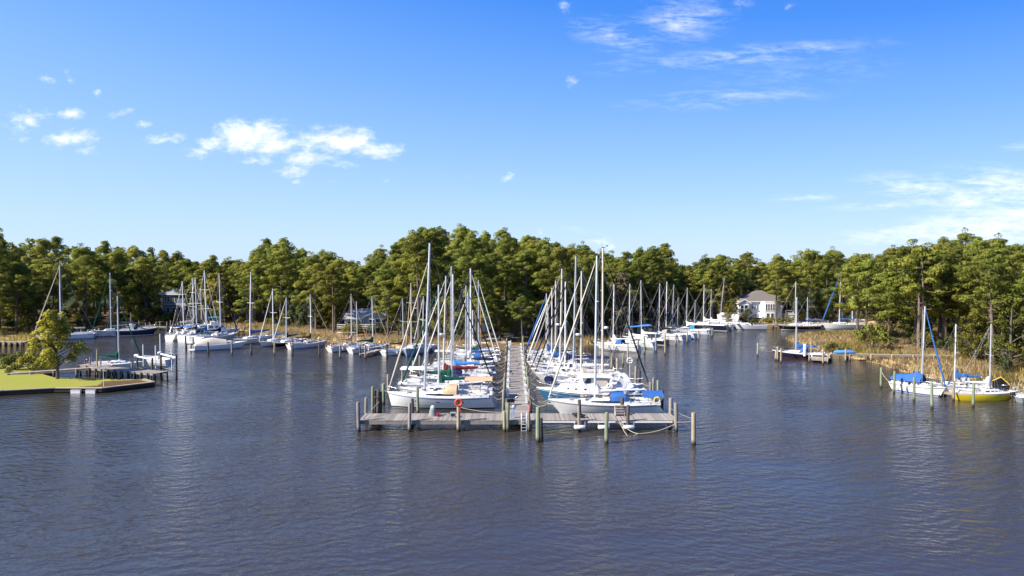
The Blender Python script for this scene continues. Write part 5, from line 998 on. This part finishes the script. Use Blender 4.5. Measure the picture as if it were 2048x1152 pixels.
on_head()
WEST = ['largest white sloop', 'green long boom cover sloop', 'short green cover sloop', 'maroon cover sloop', 'light blue cover sloop', 'grey boom cover sloop', 'tall white cover sloop', 'blue canvas sloop', 'dark green cover small sloop', 'tan masted sloop', 'short masted sloop']
WY = [75, 79.6, 83.9, 88.2, 92.6, 97, 101.3, 105.7, 110, 114.6, 118.6]
EAST = ['blue bimini sloop', 'blue trawler', 'tall black headsail sloop', 'wind generator sloop', 'smooth white cover sloop', 'navy enclosure sloop', 'thin blue cover sloop', 'royal blue cover sloop', 'green sleeve sloop', 'blue headsail sloop', 'last small east sloop']
EY = [71.6, 76.3, 80.9, 85.2, 89.4, 93.6, 97.8, 102, 106.4, 111, 115.4]
def pedestals():
    M_ = WHITE; CAP = mat('pedestal_blue_cap', (.66, .70, .76), .4)
    for side, names, ys, x in (('left', WEST, WY, PX0+.22), ('right', EAST, EY, PX1-.22)):
        for nme, y in zip(names, ys):
            t = thing('power_pedestal', f'white power pedestal on the pier edge by the {nme}', 'pedestal', (x, y+.9, HZ), 0, 'white power pedestals along the pier'); q = MB(); q.box((0, 0, .45), (.24, .24, .9)); q.box((0, 0, .93), (.34, .32, .16)); q.build('post', M_, t)
            q = MB(); q.loft([[(w*.17, -w*.16, z), (w*.17, w*.16, z), (-w*.17, w*.16, z), (-w*.17, -w*.16, z)] for z, w in ((1.01, 1), (1.14, .9), (1.2, .5))], smooth=False); q.build('light_cap', CAP, t)
            if random.random() < .7: q = MB(); q.torus((0.0, .2, .5), .19, .03, 'Y', 12, 4); q.build('power_cord', BUOYY if random.random() < .5 else RUBBER, t)
pedestals()
GPL = 'mooring pilings round the pier slips'
def slip_gear():
    ends = {}
    for (t, h, x, y, rz) in BOATS: ends[round(y, 1)] = ends.get(round(y, 1), []) + [(t, h, rz)]
    for side, names, ys in ((-1, WEST, WY), (1, EAST, EY)):
        for i, (nme, y) in enumerate(zip(names, ys)):
            c = [q for q in ends[round(y, 1)] if (q[0].location.x < 0) == (side < 0)][0]; t, h, rz = c; L = h.L; inner_bow = (math.cos(rz) > 0) == (side < 0); xi, xo = t.location.x - side*L/2, t.location.x + side*L/2
            pe = PX0-.17 if side < 0 else PX1+.17; zb = (h.zs(1) if inner_bow else h.zs(0))+.05; zo = (h.zs(0) if inner_bow else h.zs(1))+.05; wy = .25 if inner_bow else h.B*.34
            for s_ in (-1, 1):
                rope([(pe, y+s_*1.9, HZ+random.uniform(.4, 1.0)), (xi+side*.15, y+s_*wy, zb)], .022, random.choice([ROPE, ROPE, ROPED]), f"{'nearer' if s_ < 0 else 'farther'} of the two sagging lines from the pier to the {nme}", 'mooring lines along the pier', sag=random.uniform(.25, .6))
            if random.random() < .75: rope([(pe, y+random.uniform(-1, 1), HZ+.3), (xi+side*.25, y, zb-.1)], .026, ROPEO if nme == 'largest white sloop' else ROPE, f'low slack line looping from the pier to the {nme}', None, sag=random.uniform(.6, .95))
            if i in (0, 1) and side < 0 or i == 0: continue
            xo_ = xo + side*random.uniform(.5, 1.0); piling(xo_, y-2.1, random.uniform(2.4, 3.2), m=random.choice([P_grey, P_green, P_grey, P_tan]), r=.14, label=f'mooring piling off the outer end of the {nme}', group=GPL)
            rope([(xo_, y-2.1, 1.9), (xo-side*.2, y-.6, zo)], .02, ROPE, f'mooring line from the outer piling to the {nme}', None, sag=.15)
slip_gear()
for px, yt, yw, m, r, lb in ((745, 773, 833, P_green, .16, 'green mooring piling beside the thick dark piling cluster, left of the pier head'), (767, 767, 809, P_green, .20, 'green mooring piling off the bow of the largest white sloop'), (836, 775, 828, P_green, .15, 'slim green mooring piling before the flank of the largest white sloop'),
        (1076, 814, 884, P_green, .20, 'thick green mooring piling standing before the pier head ladder'), (1082, 836, 880, P_dark, .22, 'dark mooring piling set close behind the thick green one'), (1213, 825, 887, P_green, .18, 'green mooring piling before the white fenders of the pier head'), (1387, 825, 890, P_tan, .19, 'pale mooring piling standing alone off the right end of the pier head'),
        (1301, 764, 803, P_grey, .17, 'mooring piling off the stern of the blue trawler'), (1323, 781, 820, P_dark, .20, 'dark capped mooring piling behind the blue bimini')):
    ppx(px, yt, yw, m=m, r=r, label=lb, group=GPL)
t = thing('piling_cluster', 'thick cluster of dark pilings bound together left of the pier head', 'piling'); c = gp(754, 829)
for dx, dy, hh in ((-.2, 0, 2.55), (.14, -.12, 2.5), (.1, .22, 2.62), (.34, .05, 2.45)): piling(c.x+dx, c.y+dy, hh, m=P_dark, r=.19, parent=t)
q = MB(); q.torus((c.x+.08, c.y+.04, 1.9), .42, .035, 'Z', 16, 5); q.build('binding', ROPED, t)
p1, p2 = Vector((X(1240, HY0), HY0-.1, .95)), Vector((X(1352, HY0), HY0-.3, .75))
rope([p1, (X(1279, 62.5), 62.8, .12), p2], .035, ROPE, 'thick pale rope drooping to the water along the pier head front', None, sag=.22)
rope([p1, (X(1258, 62), 62.2, .06), (X(1279, 62.5), 62.8, .12)], .03, ROPE, 'pale rope loop hanging low beside the longer drooping rope', None, sag=.12)
rope([Vector((X(1355, 64), HY0-.2, .9)), at(1386, 842, gp(1387, 890).y)], .02, ROPE, 'thin line from the right end of the pier head to the lone pale piling', None, sag=.05)
rope([Vector((X(1343, 67.5), HY1+.2, 1.5)), at(1386, 840, gp(1387, 890).y)+Vector((0, 0, .1))], .016, ROPE, 'upper thin line strung from a pier head piling to the lone pale piling', None, sag=.1)
rope([at(767, 780, gp(767, 809).y), Vector((-13.4, 75, 1.75))], .02, ROPE, 'bow line from the green piling to the largest white sloop', None, sag=.1)
rope([Vector((X(1012, 67), 67.4, 1.1)), Vector((-5.5, 73.1, .35))], .02, ROPE, 'long low line from the pier head to the flank of the largest white sloop', None, sag=.15)
# bank rows
GB = 'mooring pilings along the west bank row'
for px, yt, yw, lb in ((372, 672, 699, 'mooring piling at the small finger pier, west bank'), (417, 684, 709, 'mooring piling before the covered motorboat stern, west bank'), (464, 680, 710, 'mooring piling before the covered motorboat bow, west bank'), (503, 688, 708, 'mooring piling before the royal blue covered sloop, west bank'), (549, 684, 710, 'mooring piling before the black hulled sloop, west bank'), (585, 690, 711, 'mooring piling at the stern of the bowsprit sloop, west bank'), (639, 688, 714, 'mooring piling between the bowsprit sloop and the tan covered sloop'), (680, 690, 717, 'mooring piling before the tan covered sloop, west bank'), (720, 690, 713, 'mooring piling left of the finger pier by the green covered sloop'), (731, 690, 718, 'mooring piling right beside the finger pier by the green covered sloop'), (774, 688, 718, 'mooring piling before the small brown covered sloop, west bank')):
    ppx(px, yt, yw, m=random.choice([P_grey, P_dark, P_tan]), r=.15, label=lb, group=GB)
GE_ = 'mooring pilings along the east bank row'
for px, yt, yw, lb in ((1256, 690, 722, 'dark mooring piling at the stern of the nearest east bank sloop'), (1275, 677, 720, 'tall mooring piling off the second east bank sloop'), (1289, 672, 708, 'mooring piling off the navy hulled east bank sloop'), (1312, 668, 704, 'mooring piling between the navy and the charcoal covered sloops'), (1330, 667, 709, 'tall mooring piling off the pale masthead sloop'), (1352, 668, 690, 'mooring piling off the tan headsail sloop'), (1374, 664, 686, 'mooring piling off the teal dodger sloop'), (1397, 660, 680, 'mooring piling off the dark hull at the far end'), (1424, 656, 674, 'mooring piling off the stern arch sloop at the far end'), (1228, 700, 722, 'short green mooring piling near the nearest east bank sloop'), (1246, 706, 731, 'green mooring piling in open water inshore of the wind generator')):
    ppx(px, yt, yw, m=random.choice([P_grey, P_green, P_tan]), r=.14, label=lb, group=GE_)
GR = 'mooring pilings by the marsh dock'
for px, yt, yw, lb, cp in ((1515, 686, 712, 'lone dark topped mooring piling in open water left of the marsh dock', 0), (1551, 700, 721, 'shorter of the two pilings standing together left of the marsh dock', 0), (1555, 693, 722, 'taller of the two pilings standing together left of the marsh dock', 0), (1562, 697, 726, 'single piling nearest the bow of the navy hulled marsh dock sloop', 0), (1646, 697, 729, 'tall piling at the front of the square marsh platform', 0), (1691, 698, 724, 'piling at the right end of the marsh platform', 0)):
    ppx(px, yt, yw, m=P_tan, r=.14, label=lb, group=GR)
rope([at(1516, 698, gp(1515, 712).y), Vector((X(1579, 115.5), 115.8, 1.2))], .02, ROPE, 'thin line from the lone piling to the navy hulled marsh dock sloop', None, sag=.4)
GT = 'mooring pilings round the right bank boats'
for px, yt, yw, m, lb in ((1762, 735, 776, P_green, 'leftmost green piling with a slack rope, off the boom tent sloop'), (1788, 742, 786, P_green, 'green piling at the stern of the boom tent sloop'), (1828, 755, 803, P_green, 'green piling before the flank of the boom tent sloop'), (1864, 762, 817, P_green, 'green piling before the bow of the boom tent sloop'), (1883, 757, 789, P_green, 'green piling inshore of the boom tent sloop bow'), (1834, 735, 770, P_green, 'green piling behind the boom tent'), (1907, 763, 802, P_grey, 'grey piling between the boom tent sloop and the yellow hulled boat'), (1946, 766, 814, P_green, 'green piling before the flank of the yellow hulled boat'), (1970, 774, 792, P_green, 'green piling behind the yellow hulled boat'), (2036, 772, 797, P_green, 'green piling off the bow of the yellow hulled boat')):
    ppx(px, yt, yw, m=m, r=.14, label=lb, group=GT)
rope([at(1762, 742, gp(1762, 776).y), at(1788, 768, gp(1788, 786).y), Vector((X(1803, 84.5), 84.8, 1.0))], .03, ROPE, 'slack pale rope from the leftmost green piling to the boom tent sloop', None, sag=.35)
# small docks
dock('finger_pier', 'narrow plank finger dock beside the boom tent sloop', (50.3, 83.0), (52.6, 79.3), 1.1, .7, D_tan, P_green, 1.6)
dock('marsh_dock', 'square weathered wooden platform at the marsh dock', (X(1627, 110), 110.5), (X(1662, 109), 109), 3.4, .62, D_tan, P_tan, 1.5, ptop=1.5)
dock('boardwalk', 'long narrow boardwalk crossing the golden marsh to the square platform', (51.6, 111.0), (70.5, 108.6), 1.0, 1.15, D_tan, P_tan, 2.8)
dock('boardwalk', 'pale boardwalk among the pine trunks at the right edge', (76.5, 111.5), (92, 110), 1.2, 1.45, D_tan, P_grey, 3.2)
dock('long_dock', 'long low dock on the far cove behind the cabin cruiser and ketch', (50, 165.6), (78, 166.2), 1.4, .85, D_tan, P_grey, 2.6, ptop=1.6)
dock('finger_pier', 'small finger pier with a white box at the west end of the west bank row', (X(372, 128), 128.5), (X(397, 130), 131), 1.1, .7, D_tan, P_grey, 1.5)
dock('finger_pier', 'narrow finger pier between the green covered and the brown covered sloops', (X(725, 114.5), 114.5), (X(757, 120), 120), 1.0, .65, D_tan, P_grey, 2)
dock('creek_dock', 'wooden dock beside the navy cruiser on the shaded creek bank', (-89, 161.5), (-76, 160.5), 1.3, .85, D_tan, P_grey, 2.6, ptop=2.0)
dock('creek_dock', 'short dock at the bow of the green headsail sloop', (-94.5, 146.5), (-89.0, 145.5), 1.6, .8, D_tan, P_tan, 2.4, ptop=1.7)
dock('creek_dock', 'dark shaded dock with a row of stub pilings at the left edge', (-101, 130.5), (-92.6, 129.5), 1.4, .85, D_tan, P_dark, 1.1, ptop=.95)
dock('inner_dock', 'inner dock behind the west end of the west bank row', (-78, 157.5), (-60, 151.5), 1.4, .8, D_tan, P_grey, 2.6, ptop=1.7)
q = MB(); q.box((0, 0, .55), (.7, .6, .9)); q.box((0, 0, 1.03), (.78, .68, .07)); tag(q.build('dock_box', WHITE, None, (X(379, 129.3), 129.6, .73)), 'white storage box on the small west bank finger pier', 'box')
q = MB(); q.tube([(0, 0, 0), (0, 0, 1.9), (0, 0, 2.0)], [.22, .22, .12], 10); tag(q.build('channel_post', WHITE, None, (X(1615, 111), 111.6, .65)), 'stout white tube standing on the marsh platform', 'post')
q = MB(); q.tube([(0, 0, 0), (0, 0, 2.7)], [.11, .10], 8); tag(q.build('post', P_tan, None, (X(1629, 111), 111.8, .6)), 'tall slim post behind the marsh platform', 'post')
q = MB(); q.loft([[(x, .55*w*math.copysign(abs(math.sin(a))**.7, math.sin(a)), .1+.42*w*max(0, math.cos(a))) for a in np.linspace(-1.57, 1.57, 8)] for x, w in ((-1.7, .3), (-1.2, .9), (0, 1), (1.2, .95), (1.7, .4))], closed=True); tag(q.build('covered_dinghy', CV['sky'], None, (54.2, 110.9, 1.2), -.1), 'dinghy under a light blue cover on the marsh boardwalk', 'dinghy')
t = thing('small_catamaran', 'black sail bundle with a yellow edge propped up beside the yellow boat', 'sail', (X(2022, 80), 81.2, 1.2), -.5); q = MB(); q.loft([[(x, -.12, z0), (x, .12, z0), (x, .12, z1), (x, -.12, z1)] for x, z0, z1 in ((-.8, -.4, .55), (0, -.5, 1.05), (.9, -.55, .15))], smooth=False); q.build('sail_bundle', CV['black'], t); q = MB(); q.tube([(-.8, 0, .6), (0, 0, 1.1), (.9, 0, .2)], .07, 6); q.build('edge', BUOYY, t)
# canopy over the east bank row
t = thing('shade_canopy', 'light blue flat canopy on posts behind the east bank row', 'canopy', (X(1279, 139), 139, 0), .15); q = MB(); q.add([(-2.3, -1.3, 2.95), (2.3, -1.3, 3.25), (2.3, 1.3, 3.3), (-2.3, 1.3, 3.0), (-2.3, -1.3, 2.88), (2.3, -1.3, 3.18), (2.3, 1.3, 3.22), (-2.3, 1.3, 2.92)], [(0, 1, 2, 3), (4, 7, 6, 5), (0, 4, 5, 1), (1, 5, 6, 2), (2, 6, 7, 3), (3, 7, 4, 0)]); q.build('roof', CV['sky'], t)
for sx in (-2.1, 2.1):
    for sy in (-1.1, 1.1): q = MB(); q.tube([(sx, sy, 0), (sx, sy, 2.95)], .06, 5); q.build('post', P_grey, t)
# white boats on land beside the white house
for px, y, rz, lb in ((1458, 176, .3, 'white covered boat hull stored on land left of the white house'), (1472, 172.5, 1.2, 'smaller white hull standing on land nearest the white house')):
    x = X(px, y); bt, bh = motorboat(lb, x, y, rz, L=5.6 if px < 1470 else 4.2, B=2.2, F=1.1, boot=WHITE, bottom=WHITE, rail=False, z=gz(x, y)+1.0, name='stored_boat', cat='boat', blocks=[('cover', -.40, .34, .8, .4, .55, .3, CV['white'], [], (.3, .6), 0)])
    q = MB(); [q.tube([(a, b, -.4), (a*1.1, b*1.2, -1.05)], .06, 5) for a in (-1.2, 1.0) for b in (-.6, .6)]; q.build('stand', P_grey, bt)
# the private point on the left: bulkhead, walkway, dock, lift
def left_point():
    t = thing('bulkhead', 'low timber bulkhead with a plank cap edging the lawn point', 'bulkhead'); pts = [Vector(p) for p in ((-82, 73.1), (-61.3, 81.7), (-56.2, 83.4), (-50.3, 83.4), (-46.3, 87.5), (-48.7, 89.7))]; wl = MB(); cp = MB()
    for i, (a, b) in enumerate(zip(pts[:-1], pts[1:])):
        d = b-a; n = max(1, int(d.length/.3)); ang = math.atan2(d.y, d.x); nn = Vector((d.y, -d.x)).normalized()
        for k in range(n): p = a+d*((k+.5)/n)+nn*.06; wl.box((p.x, p.y, -.25), (d.length/n-.02, .10, 1.5), ang)
        p = (a+b)/2+nn*.05; cp.box((p.x, p.y, LAWN_Z+.06), (d.length+.1, .42, .09), ang)
        p = p+nn*.12; wl.box((p.x, p.y, .22), (d.length, .12, .18), ang)
    wl.build('wall', P_dark, t); cp.build('cap', D_tan, t)
    for px, lb in ((147, 'left one of two white float panels on the lawn bulkhead'), (177, 'right one of two white float panels, nearest the white pole')):
        q = MB(); q.box((0, 0, .19), (1.15, .28, .42)); q.box((0, -.02, .42), (1.2, .3, .04)); tag(q.build('float', WHITE, None, (X(px, 83.1), 83.02, -.02)), lb, 'float', 'white floats on the bulkhead')
    q = MB(); q.tube([(0, 0, 0), (0, 0, 2.5), (0, 0, 2.56)], [.035, .03, .05], 6); tag(q.build('pole', TRIM, None, (X(201, 83.6), 83.75, LAWN_Z)), 'thin white pole on the bulkhead cap of the lawn', 'pole')
    dock('walkway', 'pale boardwalk rising from the lawn over the cove to the private dock', (-69.5, 93.9), (-58.2, 96.0), 1.1, .68, D_tan, P_grey, 2.8, z1=1.25)
    dock('private_dock', 'dark weathered private dock on many posts beside the lawn point', (-58.9, 96.2), (-47.2, 91.4), 2.0, 1.2, D_grey, P_dark, 1.25, pr=.10)
    dock('private_dock', 'short side platform where the boardwalk meets the private dock', (-62.4, 98.6), (-57.6, 96.9), 1.2, 1.2, D_grey, P_dark, 1.5, pr=.10)
    for px, yt, Y, lb in ((190, 699, 96.4, 'slender post with a reddish foot at the landward end of the private dock'), (176, 714, 98, 'short grey post behind the boardwalk landing'), (198, 719, 97.6, 'short dark post beside the white sloop behind the private dock'), (260, 723, 96, 'piling at the bow of the green covered sloop by the private dock')):
        piling(X(px, Y), Y, at(px, yt, Y).z, m=P_tan if px == 190 else P_grey, r=.10, label=lb, group='posts of the private dock')
    t = thing('boat_lift', 'timber boat lift with two white top beams beside the private dock', 'boat lift'); C = {}
    for key, px, yt, yw in (('a', 275, 716, 750), ('b', 305, 716, 757), ('c', 322, 710, 751), ('d', 353, 709, 760)): p = gp(px, yw); C[key] = p; piling(p.x, p.y, at(px, yt, p.y).z, m=P_dark, r=.14, parent=t)
    for a, b in (('a', 'b'), ('c', 'd')):
        p, q_ = C[a], C[b]; za = at(275 if a == 'a' else 322, 713 if a == 'a' else 708, p.y).z; m_ = MB(); m_.tube([Vector((p.x, p.y, za)), Vector((q_.x, q_.y, za))], .14, 6); bo = m_.build('top_beam', TRIM, t); m_ = MB(); m_.tube([Vector((p.x-.35, p.y, za+.1)), Vector((p.x+.15, p.y, za+.1))], .24, 8); m_.build('motor_cover', WHITE, bo)
        m_ = MB(); m_.tube([Vector((p.x, p.y, 1.05)), Vector((q_.x, q_.y, 1.05))], .09, 5); m_.build('cradle_beam', P_dark, t)
    for px, yt, yw in ((287, 689, 745), (312, 691, 752), (321.5, 668, 748), (344, 691, 754)): p = gp(px, yw); m_ = MB(); m_.tube([(p.x, p.y, .9), (p.x, p.y, at(px, yt, p.y).z)], .07, 7); m_.build('guide_post', TRIM, t)
left_point()
# ------------------------------------------------------------------ shrubs and the lawn tree
SHRUBS = []
def shrub(x, y, k, s, sz, label=None, z=None): SHRUBS.append((x, y, k, s, sz, label, z))
LT = broadleaf(203, 8.8, 3.1, .30, F_lawn, .26, dens=1.15, per=90)
plant([LT], 0, -60.4, 90.2, 1.0, 1.0, 'broadleaf_tree', ('trunk', 'crown'), 'small yellowing tree with sparse leaves alone on the lawn edge', 'tree', z=LAWN_Z, rz=2.2)
for x, y, k, s, sz, lb in ((-71.5, 98.0, 0, 1.15, 1.25, 'green rounded shrub at the left edge behind the lawn boardwalk'), (-68.9, 97.6, 3, 1.1, 1.5, 'taller yellow tinged shrub at the lawn end of the boardwalk'), (-66.8, 96.6, 2, 1.1, 1.0, 'low pale green shrub beside the boardwalk and the yellow tinged one'), (-70.6, 95.2, 2, .35, .4, 'very small green shrub at the foot of the boardwalk'), (-74.5, 99.5, 1, 1.1, 1.0, 'dark shrub behind the lawn at the left edge of the photo')): shrub(x, y, k, s, sz, lb, LAWN_Z-.05)
shrub(-89.2, 176.5, 3, 1.5, 1.1, 'round yellow green shrub in front of the blue house'); shrub(56.2, 112.8+6, 2, 1.0, 1.0, 'small pale bush in the marsh behind the boardwalk')
shrub(63.5, 120, 0, 1.75, 2.3, 'bushy bright green young pine at the edge of the golden marsh')
for i, (x, y, k) in enumerate(((60.5, 173.2, 1), (63.2, 173.6, 3), (65.8, 174.0, 3), (68.8, 173.2, 2), (71.6, 173.6, 0), (74.5, 173.0, 2), (57.6, 173.5, 1))):
    shrub(x, y, k, 1.1, .85, ['dark shrub below the left porch of the white house', 'yellowing shrub left of the bay of the white house', 'yellowing shrub right under the bay of the white house', 'pale green shrub right of the bay of the white house', 'green shrub under the right porch of the white house', 'pale green shrub beyond the right porch of the white house', 'dark shrub before the stored white hulls'][i])
def scatter():
    r = random.Random(21); got = []
    for n, d0, d1, dm, box in ((2600, 6.5, 12, 2.9, (-165, 150, 80, 215)), (2600, 12, 34, 4.0, (-165, 150, 85, 230))):
        c = np.array([(r.uniform(box[0], box[1]), r.uniform(box[2], box[3])) for _ in range(n)]); dd = land_d(c)
        for (x, y), d in zip(c, dd):
            u = px_of(x, y)
            if not d0 < d < d1 or u < -60 or u > 2110: continue
            if any(a < x < b and e < y < f for a, b, e, f in CLEAR[1:]): continue
            if 48 < x < 76 and 100 < y < 172 and d < 13: continue
            if -8 < x < 8 and d < 26: continue
            if any((x-a)**2+(y-b)**2 < dm*dm for a, b in got): continue
            got.append((x, y)); k = r.choice([0, 1, 1, 2, 4, 0]) if r.random() < .9 else 3; s = r.uniform(.75, 1.45); shrub(x, y, k, s, s*r.uniform(.7, 1.35))
scatter(); SHRUBS = SHRUBS[:250]
# ------------------------------------------------------------------ labels that single out each tree and shrub
MARKS = [(-60, 'the left edge of the photo'), (35, 'the shaded left dock'), (119, 'the mast over the yellowing tree'), (170, 'the short creek dock'), (216, 'the green headsail sloop'), (268, 'the navy cruiser'), (333, 'the blue house'), (366, 'the westernmost bank sloop'), (410, 'the teal dodger sloop'), (438, 'the white trawler'), (500, 'the leaning royal blue sloop'), (547, 'the half hidden sloop'), (573, 'the black hulled sloop'), (622, 'the bowsprit sloop'), (703, 'the tan covered sloop'), (748, 'the grey gabled house'), (807, 'the brown covered sloop'), (852, 'the largest white sloop mast'), (886, 'the maroon covered sloop'), (905, 'the light blue covered sloop'), (940, 'the tall white covered sloop'), (962, 'the tan wooden mast'), (1028, 'the pier landing'), (1094, 'the blue headsail sloop'), (1122, 'the thin blue covered sloop'), (1150, 'the smooth white covered sloop'), (1205, 'the tallest east mast'), (1228, 'the nearest east bank sloop'), (1260, 'the second east bank sloop'), (1284, 'the navy hulled sloop'), (1325, 'the charcoal covered sloop'), (1346, 'the tan headsail sloop'), (1374, 'the teal dodger east sloop'), (1408, 'the far navy sloop'), (1441, 'the leaning far mast'), (1472, 'the stored white hulls'), (1525, 'the white house'), (1592, 'the black sheered ketch'), (1617, 'the ketch neighbour'), (1681, 'the far blue headsail'), (1735, 'the marsh boardwalk'), (1790, 'the leftmost green piling'), (1847, 'the blue boom tent'), (1915, 'the right bank blue cover'), (1985, 'the yellow hulled boat'), (2040, 'the right edge of the photo'), (2120, 'the yellow boat bow')]
ORD = ['leftmost', 'second from left', 'third from left', 'fourth from left', 'fifth from left', 'sixth from left', 'seventh from left', 'eighth from left', 'ninth from left', 'tenth from left', 'eleventh from left', 'twelfth from left']
def give_labels(items):
    """items: (key, px, base words); a base shared by several is told apart by its order across the photo"""
    by = {}
    for it in items: by.setdefault(it[2], []).append(it)
    out = {}
    for base, l in by.items():
        l.sort(key=lambda q: q[1])
        for i, it in enumerate(l): out[it[0]] = base if len(l) == 1 else f'{base}, {ORD[min(i, 11)]}' + (f' of {len(l)}' if i > 10 else '')
    return out
def mark(u): return min(MARKS, key=lambda q: abs(q[0]-u))[1]
def finish_plants():
    it = []
    for i, (pr, k, x, y, s, sz, nm, kind, rank, h) in enumerate(TREES):
        size = 'tall' if h > 19 else 'mid height' if h > 13.5 else 'short'; where = {'front edge': 'edging the wood behind', 'middle': 'second rank behind', 'back': 'back canopy above'}[rank]
        it.append((i, px_of(x, y), f'{size} {kind} {where} {mark(px_of(x, y))}'))
    lb = give_labels(it)
    grp = lambda u: 'trees of the left creek wood' if u < 340 else 'trees of the wood behind the west bank' if u < 800 else 'trees behind the pier' if u < 1180 else 'trees of the east bank wood' if u < 1700 else 'large pines of the right bank'
    for i, (pr, k, x, y, s, sz, nm, kind, rank, h) in enumerate(TREES): plant(pr, k, x, y, s, sz, nm, ('trunk', 'crown'), lb[i], 'tree', grp(px_of(x, y)))
    it = [(i, px_of(q[0], q[1]), f"{'small' if q[3] < 1 else 'broad'} {['green', 'dark green', 'pale green', 'yellowing', 'dark'][q[2]]} shrub under trees behind {mark(px_of(q[0], q[1]))}") for i, q in enumerate(SHRUBS) if not q[5]]; lb = give_labels(it)
    for i, (x, y, k, s, sz, l, z) in enumerate(SHRUBS): plant(BUSHES, k, x, y, s, sz, 'shrub', ('stem', 'foliage'), l or lb[i], 'shrub', None if l else 'shrubs of the understory', z=z)
finish_plants()
for (pr, k, x, y, s, sz, l) in EXTRA: plant(pr, k, x, y, s, sz, 'pine_tree', ('trunk', 'crown'), l, 'tree')
# far wood beyond the countable trees: one mass
def far_wood():
    r = np.random.default_rng(77); pts = []
    while len(pts) < 190:
        x, y = r.uniform(-260, 260), r.uniform(150, 330); d = land_d(np.array([[x, y]]))[0]
        if d < 58 or abs(px_of(x, y)-1024) > 1150: continue
        if any((x-a)**2+(y-b)**2 < 64 for a, b in pts): continue
        pts.append((x, y))
    n0 = 0
    while n0 < 150:                                     # the same wood carried on past both sides
        x, y = r.uniform(-330, 300), r.uniform(40, 300); d = land_d(np.array([[x, y]]))[0]; u = px_of(x, y)
        if d < 9 or -80 < u < 2130 or (x > -200 and y < 120 and x < 0) or any((x-a)**2+(y-b)**2 < 50 for a, b in pts): continue
        pts.append((x, y)); n0 += 1
    V = []; Fq = []; Nn = []; o = 0
    for x, y in pts:
        h = min(24, max(12, top_z(px_of(x, y), max(y, 110))-1.6))*r.uniform(.82, 1.0); cl = []; rd = []
        for i in range(24): u = r.random(); a = r.uniform(0, 6.28); q = 3.6*math.sin(math.pi*min(1, u*.75+.25))*math.sqrt(r.random()); s = r.uniform(1.0, 1.7); cl.append((q*math.cos(a), q*math.sin(a), h*(.32+.64*u))); rd.append((s, s, s*.7))
        v, f, n = cards(cl, rd, 26, .85, r, elong=1.8); V.append(v+np.array([x, y, 1.4])); Fq.append(f+o); Nn.append(n); o += len(v)
    me = np_mesh('far_wood', np.concatenate(V), np.concatenate(Fq), [F_pine], normals=np.concatenate(Nn)); ob = bpy.data.objects.new('far_wood', me); COL.objects.link(ob); tag(ob, 'distant pine wood closing the view beyond the marina trees', 'wood', kind='stuff')
far_wood()
